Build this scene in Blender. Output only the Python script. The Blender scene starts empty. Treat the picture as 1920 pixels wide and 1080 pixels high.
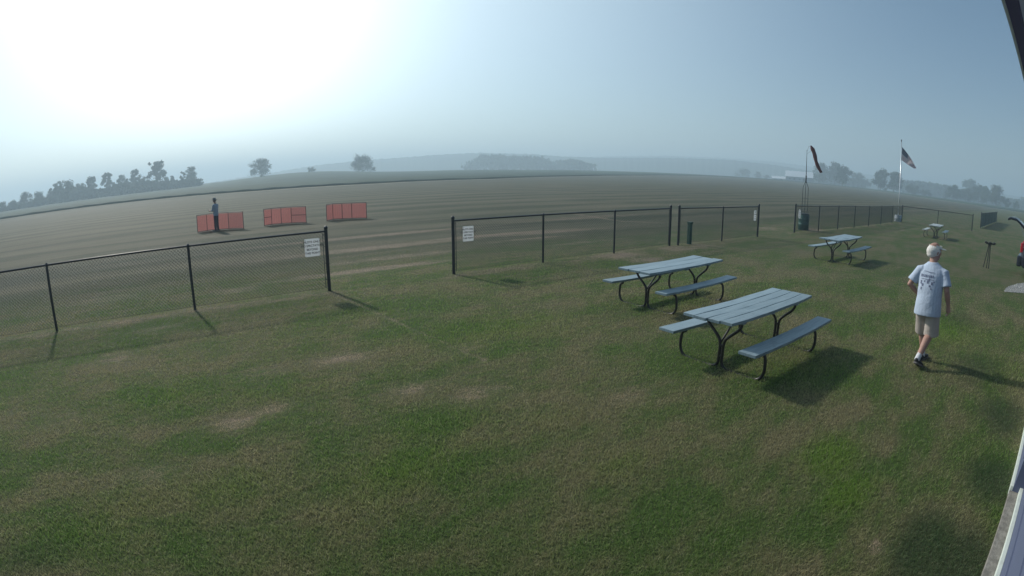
import bpy, math, random
import numpy as np
from mathutils import Vector, Matrix
random.seed(7); rng = np.random.default_rng(11)
R = math.radians
sc = bpy.context.scene

# ------------------------------------------------------------------ camera (wide security-camera lens)
CAM_H, PITCH = 2.45, R(12.7)
cd = bpy.data.cameras.new('camera'); cam = bpy.data.objects.new('camera', cd)
sc.collection.objects.link(cam); sc.camera = cam
cam.location = (0, 0, CAM_H); cam.rotation_euler = (R(90) - PITCH, 0, 0)
cd.type = 'PANO'; cd.sensor_fit = 'HORIZONTAL'; cd.sensor_width = 36
cd.panorama_type = 'FISHEYE_LENS_POLYNOMIAL'
cd.fisheye_polynomial_k0 = 0.0; cd.fisheye_polynomial_k1 = -1920 / 36 / 1000.0
cd.fisheye_polynomial_k2 = 0.0; cd.fisheye_polynomial_k3 = 0.0; cd.fisheye_polynomial_k4 = 0.0
cd.fisheye_fov = R(180)
cd.clip_start = 0.02; cd.clip_end = 20000

# ------------------------------------------------------------------ sun and sky
SUN_AZ, SUN_EL = R(-44), R(32)          # azimuth measured from +Y towards +X
sun_dir = Vector((math.sin(SUN_AZ) * math.cos(SUN_EL), math.cos(SUN_AZ) * math.cos(SUN_EL), math.sin(SUN_EL)))
sl = bpy.data.lights.new('sun', 'SUN'); sl.energy = 2.9; sl.angle = R(2.5); sl.color = (1.0, 0.95, 0.86)
so = bpy.data.objects.new('sun', sl); sc.collection.objects.link(so)
so.rotation_euler = sun_dir.to_track_quat('Z', 'Y').to_euler(); so.location = (0, 0, 30)
w = bpy.data.worlds.new('World'); sc.world = w; w.use_nodes = True
nt = w.node_tree; nt.nodes.clear()
out = nt.nodes.new('ShaderNodeOutputWorld'); bg = nt.nodes.new('ShaderNodeBackground')
sky = nt.nodes.new('ShaderNodeTexSky'); sky.sky_type = 'NISHITA'; sky.sun_disc = False
sky.sun_elevation = SUN_EL; sky.sun_rotation = SUN_AZ
sky.air_density = 1.0; sky.dust_density = 0.6; sky.ozone_density = 2.0
bg.inputs['Strength'].default_value = 0.055
# smoke veil: forward scattering about the sun's direction, added to the clear sky
gaz, gel = R(-32), R(29)      # brightest part of the smoke
glow_dir = (math.sin(gaz) * math.cos(gel), math.cos(gaz) * math.cos(gel), math.sin(gel))
tc = nt.nodes.new('ShaderNodeTexCoord')
dot = nt.nodes.new('ShaderNodeVectorMath'); dot.operation = 'DOT_PRODUCT'; dot.inputs[1].default_value = glow_dir
nt.links.new(tc.outputs['Generated'], dot.inputs[0])
mr = nt.nodes.new('ShaderNodeMapRange'); mr.inputs['From Min'].default_value = -0.2; mr.inputs['From Max'].default_value = 1.0
nt.links.new(dot.outputs['Value'], mr.inputs['Value'])
pw = nt.nodes.new('ShaderNodeMath'); pw.operation = 'POWER'; pw.inputs[1].default_value = 4.4
nt.links.new(mr.outputs['Result'], pw.inputs[0])
vm = nt.nodes.new('ShaderNodeVectorMath'); vm.operation = 'SCALE'; vm.inputs[0].default_value = (10.6, 12.2, 11.2)
nt.links.new(pw.outputs[0], vm.inputs['Scale'])
# the burnt-out heart of the glow
dot2 = nt.nodes.new('ShaderNodeVectorMath'); dot2.operation = 'DOT_PRODUCT'; caz, cel = R(-31), R(17)
dot2.inputs[1].default_value = (math.sin(caz) * math.cos(cel), math.cos(caz) * math.cos(cel), math.sin(cel)); nt.links.new(tc.outputs['Generated'], dot2.inputs[0])
mx2 = nt.nodes.new('ShaderNodeMath'); mx2.operation = 'MAXIMUM'; mx2.inputs[1].default_value = 0.0; nt.links.new(dot2.outputs['Value'], mx2.inputs[0])
pw2 = nt.nodes.new('ShaderNodeMath'); pw2.operation = 'POWER'; pw2.inputs[1].default_value = 26.0; nt.links.new(mx2.outputs[0], pw2.inputs[0])
vm2 = nt.nodes.new('ShaderNodeVectorMath'); vm2.operation = 'SCALE'; vm2.inputs[0].default_value = (10, 9.5, 9); nt.links.new(pw2.outputs[0], vm2.inputs['Scale'])
ad0 = nt.nodes.new('ShaderNodeVectorMath'); ad0.operation = 'ADD'; nt.links.new(vm.outputs['Vector'], ad0.inputs[0]); nt.links.new(vm2.outputs['Vector'], ad0.inputs[1])
ad = nt.nodes.new('ShaderNodeVectorMath'); ad.operation = 'ADD'
ad2 = nt.nodes.new('ShaderNodeVectorMath'); ad2.operation = 'ADD'; ad2.inputs[1].default_value = (0.05, 0.5, 0.9)
nt.links.new(sky.outputs['Color'], ad.inputs[0]); nt.links.new(ad0.outputs['Vector'], ad.inputs[1])
nt.links.new(ad.outputs['Vector'], ad2.inputs[0])
nt.links.new(ad2.outputs['Vector'], bg.inputs['Color'])
nt.links.new(bg.outputs[0], out.inputs['Surface'])
sc.view_settings.view_transform = 'Standard'; sc.view_settings.look = 'None'
sc.view_settings.exposure = 0.40; sc.view_settings.gamma = 1
sc.cycles.use_denoising = True
sc.cycles.max_bounces = 6; sc.cycles.volume_bounces = 1; sc.cycles.transparent_max_bounces = 24
sc.cycles.sample_clamp_indirect = 4

# ------------------------------------------------------------------ helpers
def _axes():
    W = np.array([0, math.cos(PITCH), -math.sin(PITCH)]); X = np.array([1., 0, 0]); return X, np.cross(X, W), W
def ray(px, py):
    X, U, W = _axes(); dx, dy = px - 960, 540 - py; r = max(math.hypot(dx, dy), 1e-9); t = r / 1000
    return math.cos(t) * W + math.sin(t) * (dx * X + dy * U) / r
def G(px, py, z=0.0):
    """point at height z seen at a photograph pixel"""
    d = ray(px, py); k = (z - CAM_H) / d[2]; return Vector((d[0] * k, d[1] * k, z))
def on_plane(px, py, A, B):
    """point of the upright plane through A-B seen at a photograph pixel"""
    d = ray(px, py); n = np.array([B[1] - A[1], A[0] - B[0]]); k = (n @ np.array(A[:2])) / (n @ d[:2])
    return Vector((d[0] * k, d[1] * k, CAM_H + d[2] * k))
def az_el(px, py):
    d = ray(px, py); return math.atan2(d[0], d[1]), math.atan2(d[2], math.hypot(d[0], d[1]))

def mat(name, col, rough=0.7, metal=0.0, var=0.0, scale=8.0, bump=0.0, bscale=40.0, transl=0.0, spec=0.4, col2=None):
    m = bpy.data.materials.new(name); m.use_nodes = True; n = m.node_tree; n.nodes.clear()
    o = n.nodes.new('ShaderNodeOutputMaterial'); p = n.nodes.new('ShaderNodeBsdfPrincipled')
    p.inputs['Base Color'].default_value = (*col, 1); p.inputs['Roughness'].default_value = rough
    p.inputs['Metallic'].default_value = metal; p.inputs['Specular IOR Level'].default_value = spec
    tcn = n.nodes.new('ShaderNodeTexCoord')
    if var > 0 or col2:
        no = n.nodes.new('ShaderNodeTexNoise'); no.inputs['Scale'].default_value = scale; no.inputs['Detail'].default_value = 5
        n.links.new(tcn.outputs['Object'], no.inputs['Vector'])
        cr = n.nodes.new('ShaderNodeValToRGB')
        a = col if col2 else tuple(max(0, c * (1 - var)) for c in col); b = col2 if col2 else tuple(min(1, c * (1 + var)) for c in col)
        cr.color_ramp.elements[0].position = 0.35; cr.color_ramp.elements[1].position = 0.65
        cr.color_ramp.elements[0].color = (*a, 1); cr.color_ramp.elements[1].color = (*b, 1)
        n.links.new(no.outputs['Fac'], cr.inputs['Fac']); n.links.new(cr.outputs['Color'], p.inputs['Base Color'])
    if bump > 0:
        nb = n.nodes.new('ShaderNodeTexNoise'); nb.inputs['Scale'].default_value = bscale; nb.inputs['Detail'].default_value = 4
        n.links.new(tcn.outputs['Object'], nb.inputs['Vector'])
        bn = n.nodes.new('ShaderNodeBump'); bn.inputs['Strength'].default_value = bump; bn.inputs['Distance'].default_value = 0.02
        n.links.new(nb.outputs['Fac'], bn.inputs['Height']); n.links.new(bn.outputs['Normal'], p.inputs['Normal'])
    if transl > 0:
        tr = n.nodes.new('ShaderNodeBsdfTranslucent'); tr.inputs['Color'].default_value = (*col, 1)
        mx = n.nodes.new('ShaderNodeMixShader'); mx.inputs[0].default_value = transl
        n.links.new(p.outputs[0], mx.inputs[1]); n.links.new(tr.outputs[0], mx.inputs[2]); n.links.new(mx.outputs[0], o.inputs['Surface'])
    else:
        n.links.new(p.outputs[0], o.inputs['Surface'])
    return m

class MB:
    """collects shapes, builds ONE mesh object"""
    def __init__(s): s.v = []; s.f = []; s.mi = []
    def add(s, vs, fs, mi=0):
        k = len(s.v); s.v += [tuple(v) for v in vs]; s.f += [tuple(i + k for i in f) for f in fs]; s.mi += [mi] * len(fs); return s
    def box(s, c, size, rot=None, mi=0):
        hx, hy, hz = [q / 2 for q in size]
        vs = [Vector((x, y, z)) for x in (-hx, hx) for y in (-hy, hy) for z in (-hz, hz)]
        if rot is not None: vs = [rot @ v for v in vs]
        c = Vector(c)
        return s.add([v + c for v in vs], [(0, 1, 3, 2), (4, 6, 7, 5), (0, 4, 5, 1), (2, 3, 7, 6), (0, 2, 6, 4), (1, 5, 7, 3)], mi)
    def tube(s, pts, rad, n=8, caps=True, mi=0, flat=1.0):
        pts = [Vector(p) for p in pts]; rr = rad if isinstance(rad, (list, tuple)) else [rad] * len(pts)
        vs = []; prev = None
        for i, p in enumerate(pts):
            t = (pts[min(i + 1, len(pts) - 1)] - pts[max(i - 1, 0)]).normalized()
            if prev is None:
                a = Vector((0, 0, 1)) if abs(t.z) < 0.9 else Vector((1, 0, 0)); x = t.cross(a).normalized()
            else:
                x = (prev - t * prev.dot(t)).normalized()
            prev = x; y = t.cross(x)
            for k in range(n):
                an = 2 * math.pi * k / n; vs.append(p + (x * math.cos(an) + y * math.sin(an) * flat) * rr[i])
        fs = [(i * n + k, i * n + (k + 1) % n, (i + 1) * n + (k + 1) % n, (i + 1) * n + k) for i in range(len(pts) - 1) for k in range(n)]
        if caps: fs += [tuple(reversed(range(n))), tuple((len(pts) - 1) * n + k for k in range(n))]
        return s.add(vs, fs, mi)
    def lathe(s, prof, c=(0, 0, 0), n=20, mi=0):
        vs = [(c[0] + r * math.cos(2 * math.pi * k / n), c[1] + r * math.sin(2 * math.pi * k / n), c[2] + z) for r, z in prof for k in range(n)]
        fs = [(i * n + k, i * n + (k + 1) % n, (i + 1) * n + (k + 1) % n, (i + 1) * n + k) for i in range(len(prof) - 1) for k in range(n)]
        fs += [tuple(reversed(range(n))), tuple((len(prof) - 1) * n + k for k in range(n))]
        return s.add(vs, fs, mi)
    def ell(s, c, r, rot=None, n=14, m=9, mi=0):
        vs = []
        for j in range(1, m):
            ph = math.pi * j / m
            for k in range(n):
                an = 2 * math.pi * k / n
                v = Vector((r[0] * math.sin(ph) * math.cos(an), r[1] * math.sin(ph) * math.sin(an), r[2] * math.cos(ph))); vs.append(v)
        vs.append(Vector((0, 0, r[2]))); vs.append(Vector((0, 0, -r[2])))
        if rot is not None: vs = [rot @ v for v in vs]
        c = Vector(c); vs = [v + c for v in vs]
        T = (m - 1) * n; fs = [(j * n + k, (j + 1) * n + k, (j + 1) * n + (k + 1) % n, j * n + (k + 1) % n) for j in range(m - 2) for k in range(n)]
        fs += [(T, k, (k + 1) % n) for k in range(n)] + [(T + 1, (m - 2) * n + (k + 1) % n, (m - 2) * n + k) for k in range(n)]
        return s.add(vs, fs, mi)
    def limb(s, pts, rad, n=12):
        s.tube(pts, rad, n)
        for p, r in zip(pts, rad): s.ell(p, (r, r, r), n=12, m=8)
        return s
    def rings(s, rs, n=24, mi=0, rot=None):
        """closed loft of ellipses: (z, cx, cy, rx, ry)"""
        vs = []
        for z, cx, cy, rx, ry in rs:
            for k in range(n):
                a = 2 * math.pi * k / n; vs.append(Vector((cx + rx * math.cos(a), cy + ry * math.sin(a), z)))
        if rot is not None: vs = [rot @ v for v in vs]
        fs = [(i * n + k, i * n + (k + 1) % n, (i + 1) * n + (k + 1) % n, (i + 1) * n + k) for i in range(len(rs) - 1) for k in range(n)]
        fs += [tuple(reversed(range(n))), tuple((len(rs) - 1) * n + k for k in range(n))]
        return s.add(vs, fs, mi)
    def build(s, name, m, parent=None, smooth=False, bevel=0.0, loc=None, rotz=0.0):
        me = bpy.data.meshes.new(name); me.from_pydata([tuple(v) for v in s.v], [], s.f); me.validate(); me.update()
        for q in (m if isinstance(m, (list, tuple)) else [m]): me.materials.append(q)
        if isinstance(m, (list, tuple)) and len(me.polygons) == len(s.mi): me.polygons.foreach_set('material_index', s.mi)
        if smooth: me.polygons.foreach_set('use_smooth', [True] * len(me.polygons))
        o = bpy.data.objects.new(name, me); sc.collection.objects.link(o); o.parent = parent
        if loc is not None: o.location = loc
        o.rotation_euler.z = rotz
        if bevel > 0:
            b = o.modifiers.new('b', 'BEVEL'); b.width = bevel; b.segments = 2; b.limit_method = 'ANGLE'
        return o

def fused(name, mb, m, parent=None, voxel=0.012, sm=4):
    """overlapping closed shapes -> one continuous smooth surface"""
    o = mb.build(name, m, None)
    r = o.modifiers.new('r', 'REMESH'); r.mode = 'VOXEL'; r.voxel_size = voxel
    s = o.modifiers.new('s', 'SMOOTH'); s.iterations = sm; s.factor = 0.5
    dg = bpy.context.evaluated_depsgraph_get(); me = bpy.data.meshes.new_from_object(o.evaluated_get(dg))
    o.modifiers.clear(); o.data = me; me.name = name
    me.polygons.foreach_set('use_smooth', [True] * len(me.polygons))
    if not me.materials: me.materials.append(m)
    o.parent = parent; return o

def np_mesh(name, V, F, m, parent=None, k=4):
    me = bpy.data.meshes.new(name); nf = len(F)
    me.vertices.add(len(V)); me.vertices.foreach_set('co', np.asarray(V, np.float32).ravel())
    me.loops.add(nf * k); me.loops.foreach_set('vertex_index', np.asarray(F, np.int32).ravel())
    me.polygons.add(nf); me.polygons.foreach_set('loop_start', np.arange(0, nf * k, k, dtype=np.int32))
    me.update(calc_edges=True); me.validate(); me.materials.append(m)
    o = bpy.data.objects.new(name, me); sc.collection.objects.link(o); o.parent = parent; return o

def tag(o, label=None, cat=None, group=None, kind=None):
    if label: o['label'] = label
    if cat: o['category'] = cat
    if group: o['group'] = group
    if kind: o['kind'] = kind
    return o
def thing(name, label, cat, loc=(0, 0, 0), rz=0.0, group=None):
    o = bpy.data.objects.new(name, None); sc.collection.objects.link(o); o.empty_display_size = 0.2
    o.location = loc; o.rotation_euler.z = rz; return tag(o, label, cat, group)
def copy_thing(root, loc, rz, label):
    r = root.copy(); sc.collection.objects.link(r); r.location = loc; r.rotation_euler = (0, 0, rz); r['label'] = label
    for ch in list(root.children):
        c = ch.copy(); sc.collection.objects.link(c); c.parent = r
        for g in list(ch.children):
            d = g.copy(); sc.collection.objects.link(d); d.parent = c
    return r

# ------------------------------------------------------------------ ground materials
FU = Vector((0.82, 0.572, 0)).normalized()       # the direction the fence line and the mowing run
def grass_nodes(n, blades=False):
    """one shared recipe for sward colour, laid out in world metres"""
    L = n.links; N = n.nodes.new
    geo = N('ShaderNodeNewGeometry'); P = geo.outputs['Position']
    def noise(vec, scale, det=4, rough=0.6):
        x = N('ShaderNodeTexNoise'); x.inputs['Scale'].default_value = scale; x.inputs['Detail'].default_value = det
        x.inputs['Roughness'].default_value = rough; L.new(vec, x.inputs['Vector']); return x.outputs['Fac']
    def ramp(v, a, b):
        x = N('ShaderNodeMapRange'); x.interpolation_type = 'SMOOTHSTEP'; x.inputs['From Min'].default_value = a; x.inputs['From Max'].default_value = b
        L.new(v, x.inputs['Value']); return x.outputs['Result']
    def math_(op, a, b):
        x = N('ShaderNodeMath'); x.operation = op; x.use_clamp = op in ('ADD', 'SUBTRACT', 'MULTIPLY')
        for i, q in enumerate((a, b)):
            if isinstance(q, (int, float)): x.inputs[i].default_value = q
            else: L.new(q, x.inputs[i])
        return x.outputs[0]
    def mix(f, a, b):
        x = N('ShaderNodeMix'); x.data_type = 'RGBA'
        if isinstance(f, (int, float)): x.inputs[0].default_value = f
        else: L.new(f, x.inputs[0])
        for i, q in ((6, a), (7, b)):
            if isinstance(q, tuple): x.inputs[i].default_value = (*q, 1)
            else: L.new(q, x.inputs[i])
        return x.outputs[2]
    rotm = N('ShaderNodeMapping'); rotm.inputs['Rotation'].default_value = (0, 0, -math.atan2(FU.y, FU.x)); L.new(P, rotm.inputs['Vector'])
    st = N('ShaderNodeMapping'); st.inputs['Scale'].default_value = (0.16, 1.0, 1.0); L.new(rotm.outputs[0], st.inputs['Vector'])
    at = N('ShaderNodeAttribute'); at.attribute_name = 'lush'; ad_ = N('ShaderNodeAttribute'); ad_.attribute_name = 'bare'
    af = N('ShaderNodeAttribute'); af.attribute_name = 'far'
    sq = N('ShaderNodeMapping'); sq.inputs['Scale'].default_value = (0.55, 1.15, 1.0); L.new(rotm.outputs[0], sq.inputs['Vector'])
    a1 = noise(sq.outputs[0], 0.75, 5, 0.68); a2 = noise(sq.outputs[0], 2.9, 5, 0.72); a3 = noise(P, 14, 3, 0.7); a4 = noise(P, 70, 2, 0.8)
    s1 = noise(st.outputs[0], 0.55, 4, 0.6)
    dry = ramp(math_('ADD', math_('MULTIPLY', a1, 0.68), math_('MULTIPLY', a2, 0.32)), 0.40, 0.60)
    # mowing swaths across the flying field
    sx = N('ShaderNodeSeparateXYZ'); L.new(rotm.outputs[0], sx.inputs[0])
    wob = math_('MULTIPLY', noise(st.outputs[0], 0.25, 2, 0.5), 1.0)
    ph = N('ShaderNodeMath'); ph.operation = 'MULTIPLY_ADD'; L.new(wob, ph.inputs[0]); ph.inputs[1].default_value = 3.2; L.new(sx.outputs['Y'], ph.inputs[2])
    sn = N('ShaderNodeMath'); sn.operation = 'MULTIPLY'; L.new(ph.outputs[0], sn.inputs[0]); sn.inputs[1].default_value = 2 * math.pi / 4.4
    ss = N('ShaderNodeMath'); ss.operation = 'SINE'; L.new(sn.outputs[0], ss.inputs[0])
    stripe = math_('MULTIPLY', ramp(ss.outputs[0], -0.7, 0.9), af.outputs['Fac'])
    farm = af.outputs['Fac']
    fdry = math_('MULTIPLY', ramp(s1, 0.45, 0.62), farm)
    green = mix(a3, (0.042, 0.074, 0.020), (0.076, 0.116, 0.032))
    tan = mix(a3, (0.105, 0.090, 0.052), (0.185, 0.152, 0.098))
    c = mix(math_('MULTIPLY', dry, 0.76), green, tan)
    c = mix(math_('MULTIPLY', farm, 0.8), c, mix(stripe, (0.030, 0.038, 0.022), (0.092, 0.086, 0.058)))
    c = mix(math_('MULTIPLY', fdry, 0.5), c, (0.15, 0.130, 0.088))
    lushm = ramp(math_('ADD', math_('MULTIPLY', at.outputs['Fac'], 0.65), math_('MULTIPLY', math_('ADD', math_('MULTIPLY', a2, 0.6), math_('MULTIPLY', a3, 0.4)), 0.7)), 0.42, 0.92)
    c = mix(math_('MULTIPLY', lushm, 0.8), c, mix(a3, (0.048, 0.088, 0.014), (0.090, 0.140, 0.026)))
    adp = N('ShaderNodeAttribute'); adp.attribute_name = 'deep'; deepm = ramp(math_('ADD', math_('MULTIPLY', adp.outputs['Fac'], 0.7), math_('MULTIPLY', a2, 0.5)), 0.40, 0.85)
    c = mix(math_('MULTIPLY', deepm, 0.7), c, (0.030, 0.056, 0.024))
    barem = ramp(math_('ADD', math_('MULTIPLY', ad_.outputs['Fac'], 0.62), math_('MULTIPLY', math_('ADD', math_('MULTIPLY', a2, 0.6), math_('MULTIPLY', a3, 0.4)), 0.75)), 0.52, 0.90)
    c = mix(barem, c, mix(a3, (0.19, 0.135, 0.095), (0.33, 0.26, 0.195)))
    if not blades:
        c = mix(math_('MULTIPLY', ramp(a4, 0.3, 0.7), 0.45), c, (0.045, 0.048, 0.024))
    else:
        ar = N('ShaderNodeAttribute'); ar.attribute_name = 'rnd'
        sc1 = N('ShaderNodeVectorMath'); sc1.operation = 'SCALE'; L.new(c, sc1.inputs[0]); sc1.inputs['Scale'].default_value = 2.9; c = sc1.outputs[0]
        c = mix(math_('MULTIPLY', ramp(ar.outputs['Fac'], 0.84, .97), 0.6), c, (0.50, 0.46, 0.31))
        c = mix(math_('MULTIPLY', ramp(ar.outputs['Fac'], 0.35, 0.0), 0.35), c, (0.07, 0.10, 0.035))
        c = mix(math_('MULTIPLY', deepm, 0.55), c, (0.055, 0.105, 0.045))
    return c, a3, a4, barem
def grass_mat(name, blades):
    m = bpy.data.materials.new(name); m.use_nodes = True; n = m.node_tree; n.nodes.clear()
    o = n.nodes.new('ShaderNodeOutputMaterial'); p = n.nodes.new('ShaderNodeBsdfPrincipled'); p.inputs['Roughness'].default_value = 0.85
    p.inputs['Specular IOR Level'].default_value = 0.15
    c, a3, a4, bm = grass_nodes(n, blades); n.links.new(c, p.inputs['Base Color'])
    if blades:
        tr = n.nodes.new('ShaderNodeBsdfTranslucent'); n.links.new(c, tr.inputs['Color'])
        mx = n.nodes.new('ShaderNodeMixShader'); mx.inputs[0].default_value = 0.5
        n.links.new(p.outputs[0], mx.inputs[1]); n.links.new(tr.outputs[0], mx.inputs[2]); n.links.new(mx.outputs[0], o.inputs['Surface'])
    else:
        b = n.nodes.new('ShaderNodeBump'); b.inputs['Strength'].default_value = 0.7; b.inputs['Distance'].default_value = 0.03
        n.links.new(a4, b.inputs['Height']); n.links.new(b.outputs[0], p.inputs['Normal']); n.links.new(p.outputs[0], o.inputs['Surface'])
    return m
M_ground = grass_mat('lawn_ground', False); M_blades = grass_mat('lawn_blades', True)

# ------------------------------------------------------------------ terrain
def smooth(a, b, x):
    t = np.clip((np.asarray(x, float) - a) / (b - a), 0, 1); return t * t * (3 - 2 * t)
def rise(az_deg):
    return 0.2 + 4.6 * np.exp(-((np.asarray(az_deg, float) + 22) / 9) ** 2) + 1.9 * smooth(-16, -4, az_deg) * (1 - 0.8 * smooth(26, 48, az_deg))
def terrain(az_deg, D):
    return rise(az_deg) * smooth(130, 430, D)
EDGE_AZ = [-180, -80, -54.8, -41, -27.3, -15.9, -2.3, 6.8, 13.7, 20.5, 25.5, 30, 36.5, 42, 50.3, 54.7, 80, 180]
EDGE_D = [190, 160, 134, 123, 112, 115, 140, 195, 255, 350, 395, 400, 400, 345, 290, 300, 300, 190]
def edge(az_deg): return np.interp(az_deg, EDGE_AZ, EDGE_D)

LUSH = [(940, 620, 1.2, .5), (1560, 850, .38, .9), (1590, 925, .3, 1.), (1170, 870, .3, .5), (1500, 690, .9, .45), (1780, 620, 1.1, .7), (1880, 700, .8, .5),
        (1840, 860, .5, .3), (1700, 560, .8, .35), (320, 740, .6, .4), (760, 880, .6, .55), (820, 800, .5, .4), (420, 920, .5, .4), (250, 950, .5, .35),
        (150, 1000, .5, .4), (1400, 450, 4, .25), (1570, 490, 1.3, .5), (660, 590, .8, .3), (1040, 790, .4, .35), (1280, 570, .8, .35), (1750, 1020, .3, .3), (1560, 870, .25, 1.), (1600, 930, .2, 1.),
        (520, 740, .5, .35), (1860, 960, .3, .35), (700, 940, .5, .4), (1330, 540, .9, .4)]
BARE = [(1165, 478, .8, .8), (1215, 487, .6, .7), (1270, 466, .8, .7), (1320, 462, .9, .6), (1515, 430, .9, .8), (1440, 428, 1.5, .55), (700, 505, .8, .8), (650, 512, .6, .6), (440, 545, .6, .5), (200, 560, .8, .5),
        (850, 520, .5, .35), (445, 792, .28, .62), (505, 768, .28, .62), (290, 885, .28, .5), (645, 672, .4, .6), (770, 728, .35, .5), (900, 735, .35, .5), (300, 615, .5, .45), (220, 672, .35, .5), (880, 650, .4, .4), (480, 700, .4, .4), (1180, 740, .35, .35), (1600, 820, .25, .35), (1640, 1028, .07, 1.),
        (1035, 572, .5, .35), (930, 440, 1.1, .8), (1050, 434, 1.0, .75), (1000, 447, .7, .7), (1090, 455, .7, .6), (1080, 410, 1.6, .6), (720, 440, 1.6, .7), (700, 465, 1.4, .7), (760, 480, .9, .6), (400, 442, 1.2, .45), (570, 432, 1.2, .4),
        (1120, 405, 1.6, .5), (100, 785, .4, .35), (560, 548, .4, .4), (360, 580, .4, .35), (1870, 640, .5, .25), (880, 700, .4, .3), (1380, 425, 1.4, .3)]
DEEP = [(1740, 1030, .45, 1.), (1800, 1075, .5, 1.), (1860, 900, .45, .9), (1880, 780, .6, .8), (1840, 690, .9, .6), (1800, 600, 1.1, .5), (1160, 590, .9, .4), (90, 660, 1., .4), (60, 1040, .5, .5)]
def blob(X, Y, lst):
    a = np.zeros_like(X)
    for px, py, r, s in lst:
        g = G(px, py); dx, dy = X - g.x, Y - g.y
        u = dx * FU.x + dy * FU.y; v = -dx * FU.y + dy * FU.x
        ku, kv = (4.2, .42) if py < 512 and px < 1130 and lst is BARE else (1.5, .8)
        a = np.maximum(a, s * np.exp(-((u / (ku * r)) ** 2 + (v / (kv * r)) ** 2)))
    # worn soil track from the gate to the field, and under the fence line
    A, B = G(1075, 400), G(1260, 420)
    if lst is BARE:
        for A, B, wd, s in ((G(1070, 400), G(1165, 415), .25, .75), (G(1165, 415), G(1255, 418), .2, .7), (G(620, 548), G(910, 676), .06, .5), (G(-60, 650), G(618, 549), .28, .5), (G(850, 518), G(1420, 448), .35, .42), (G(1480, 438), G(1690, 418), .5, .5)):
            d = (B - A); L2 = d.length_squared; t = np.clip(((X - A.x) * d.x + (Y - A.y) * d.y) / L2, 0, 1)
            q = np.hypot(X - A.x - t * d.x, Y - A.y - t * d.y); a = np.maximum(a, s * np.exp(-(q / wd) ** 2))
    return a
def field_far(X, Y):       # 0 on the lawn this side of the fence, 1 out on the flying field
    v = -X * FU.y + Y * FU.x; return smooth(11.5, 17, v)
def set_attr(o, X, Y, rnd=None):
    me = o.data
    for nm, val in (('lush', blob(X, Y, LUSH)), ('bare', blob(X, Y, BARE)), ('deep', blob(X, Y, DEEP)), ('far', field_far(X, Y))) + ((('rnd', rnd),) if rnd is not None else ()):
        a = me.attributes.new(nm, 'FLOAT', 'POINT'); a.data.foreach_set('value', np.asarray(val, np.float32))

Ds = np.concatenate([[0.0], np.arange(0.6, 30, 0.3), np.arange(30, 60, 1.0), np.geomspace(60, 2700, 60)])
azs = np.radians(np.concatenate([np.arange(-70, 70, 0.9), np.arange(70, 290, 4)])); nA = len(azs)
DD, AA = np.meshgrid(Ds, azs, indexing='ij')
azd = (np.degrees(AA) + 180) % 360 - 180
X = DD * np.sin(AA); Y = DD * np.cos(AA); Z = terrain(azd, DD)
i, j = np.meshgrid(np.arange(len(Ds) - 1), np.arange(nA), indexing='ij'); j2 = (j + 1) % nA
F = np.stack([i * nA + j, i * nA + j2, (i + 1) * nA + j2, (i + 1) * nA + j], -1).reshape(-1, 4)[:, ::-1]
g = np_mesh('ground', np.stack([X, Y, Z], -1).reshape(-1, 3), F, M_ground); tag(g, kind='structure')
set_attr(g, X.ravel(), Y.ravel())

def sheet(name, a0, a1, d0f, d1f, dz, m, nd, skirt=0.0):
    az = np.arange(a0, a1 + .01, 0.7); V = []; 
    t = np.linspace(0, 1, nd) ** 2.0
    for a in az:
        e0, e1 = d0f(a), d1f(a)
        for k, q in enumerate(t):
            D = e0 + (e1 - e0) * q
            if skirt and k == 0: V.append((D * math.sin(R(a)), D * math.cos(R(a)), float(terrain(a, D)) - .05)); D += 0.3
            V.append((D * math.sin(R(a)), D * math.cos(R(a)), float(terrain(a, D)) + dz + (0.06 * math.sin(a * 7 + D * .3) if skirt else 0)))
    nn = nd + (1 if skirt else 0)
    F = [(r * nn + c, (r + 1) * nn + c, (r + 1) * nn + c + 1, r * nn + c + 1) for r in range(len(az) - 1) for c in range(nn - 1)]
    o = np_mesh(name, V, [f[::-1] for f in F], m); return tag(o, kind='structure')
M_crop = mat('crop_green', (0.026, 0.050, 0.026), 0.9, var=0.25, scale=0.05, bump=0.8, bscale=2.0, spec=0.1)
M_verge = mat('dry_verge', (0.24, 0.22, 0.155), 0.95, var=0.2, scale=0.3, spec=0.1)
sheet('field_verge', -68, 68, lambda a: edge(a) - 6.0, lambda a: edge(a) + .5, 0.03, M_verge, 3)
sheet('crop_field', -68, 68, lambda a: edge(a), lambda a: 900.0, 0.42, M_crop, 36, skirt=1)

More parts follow.
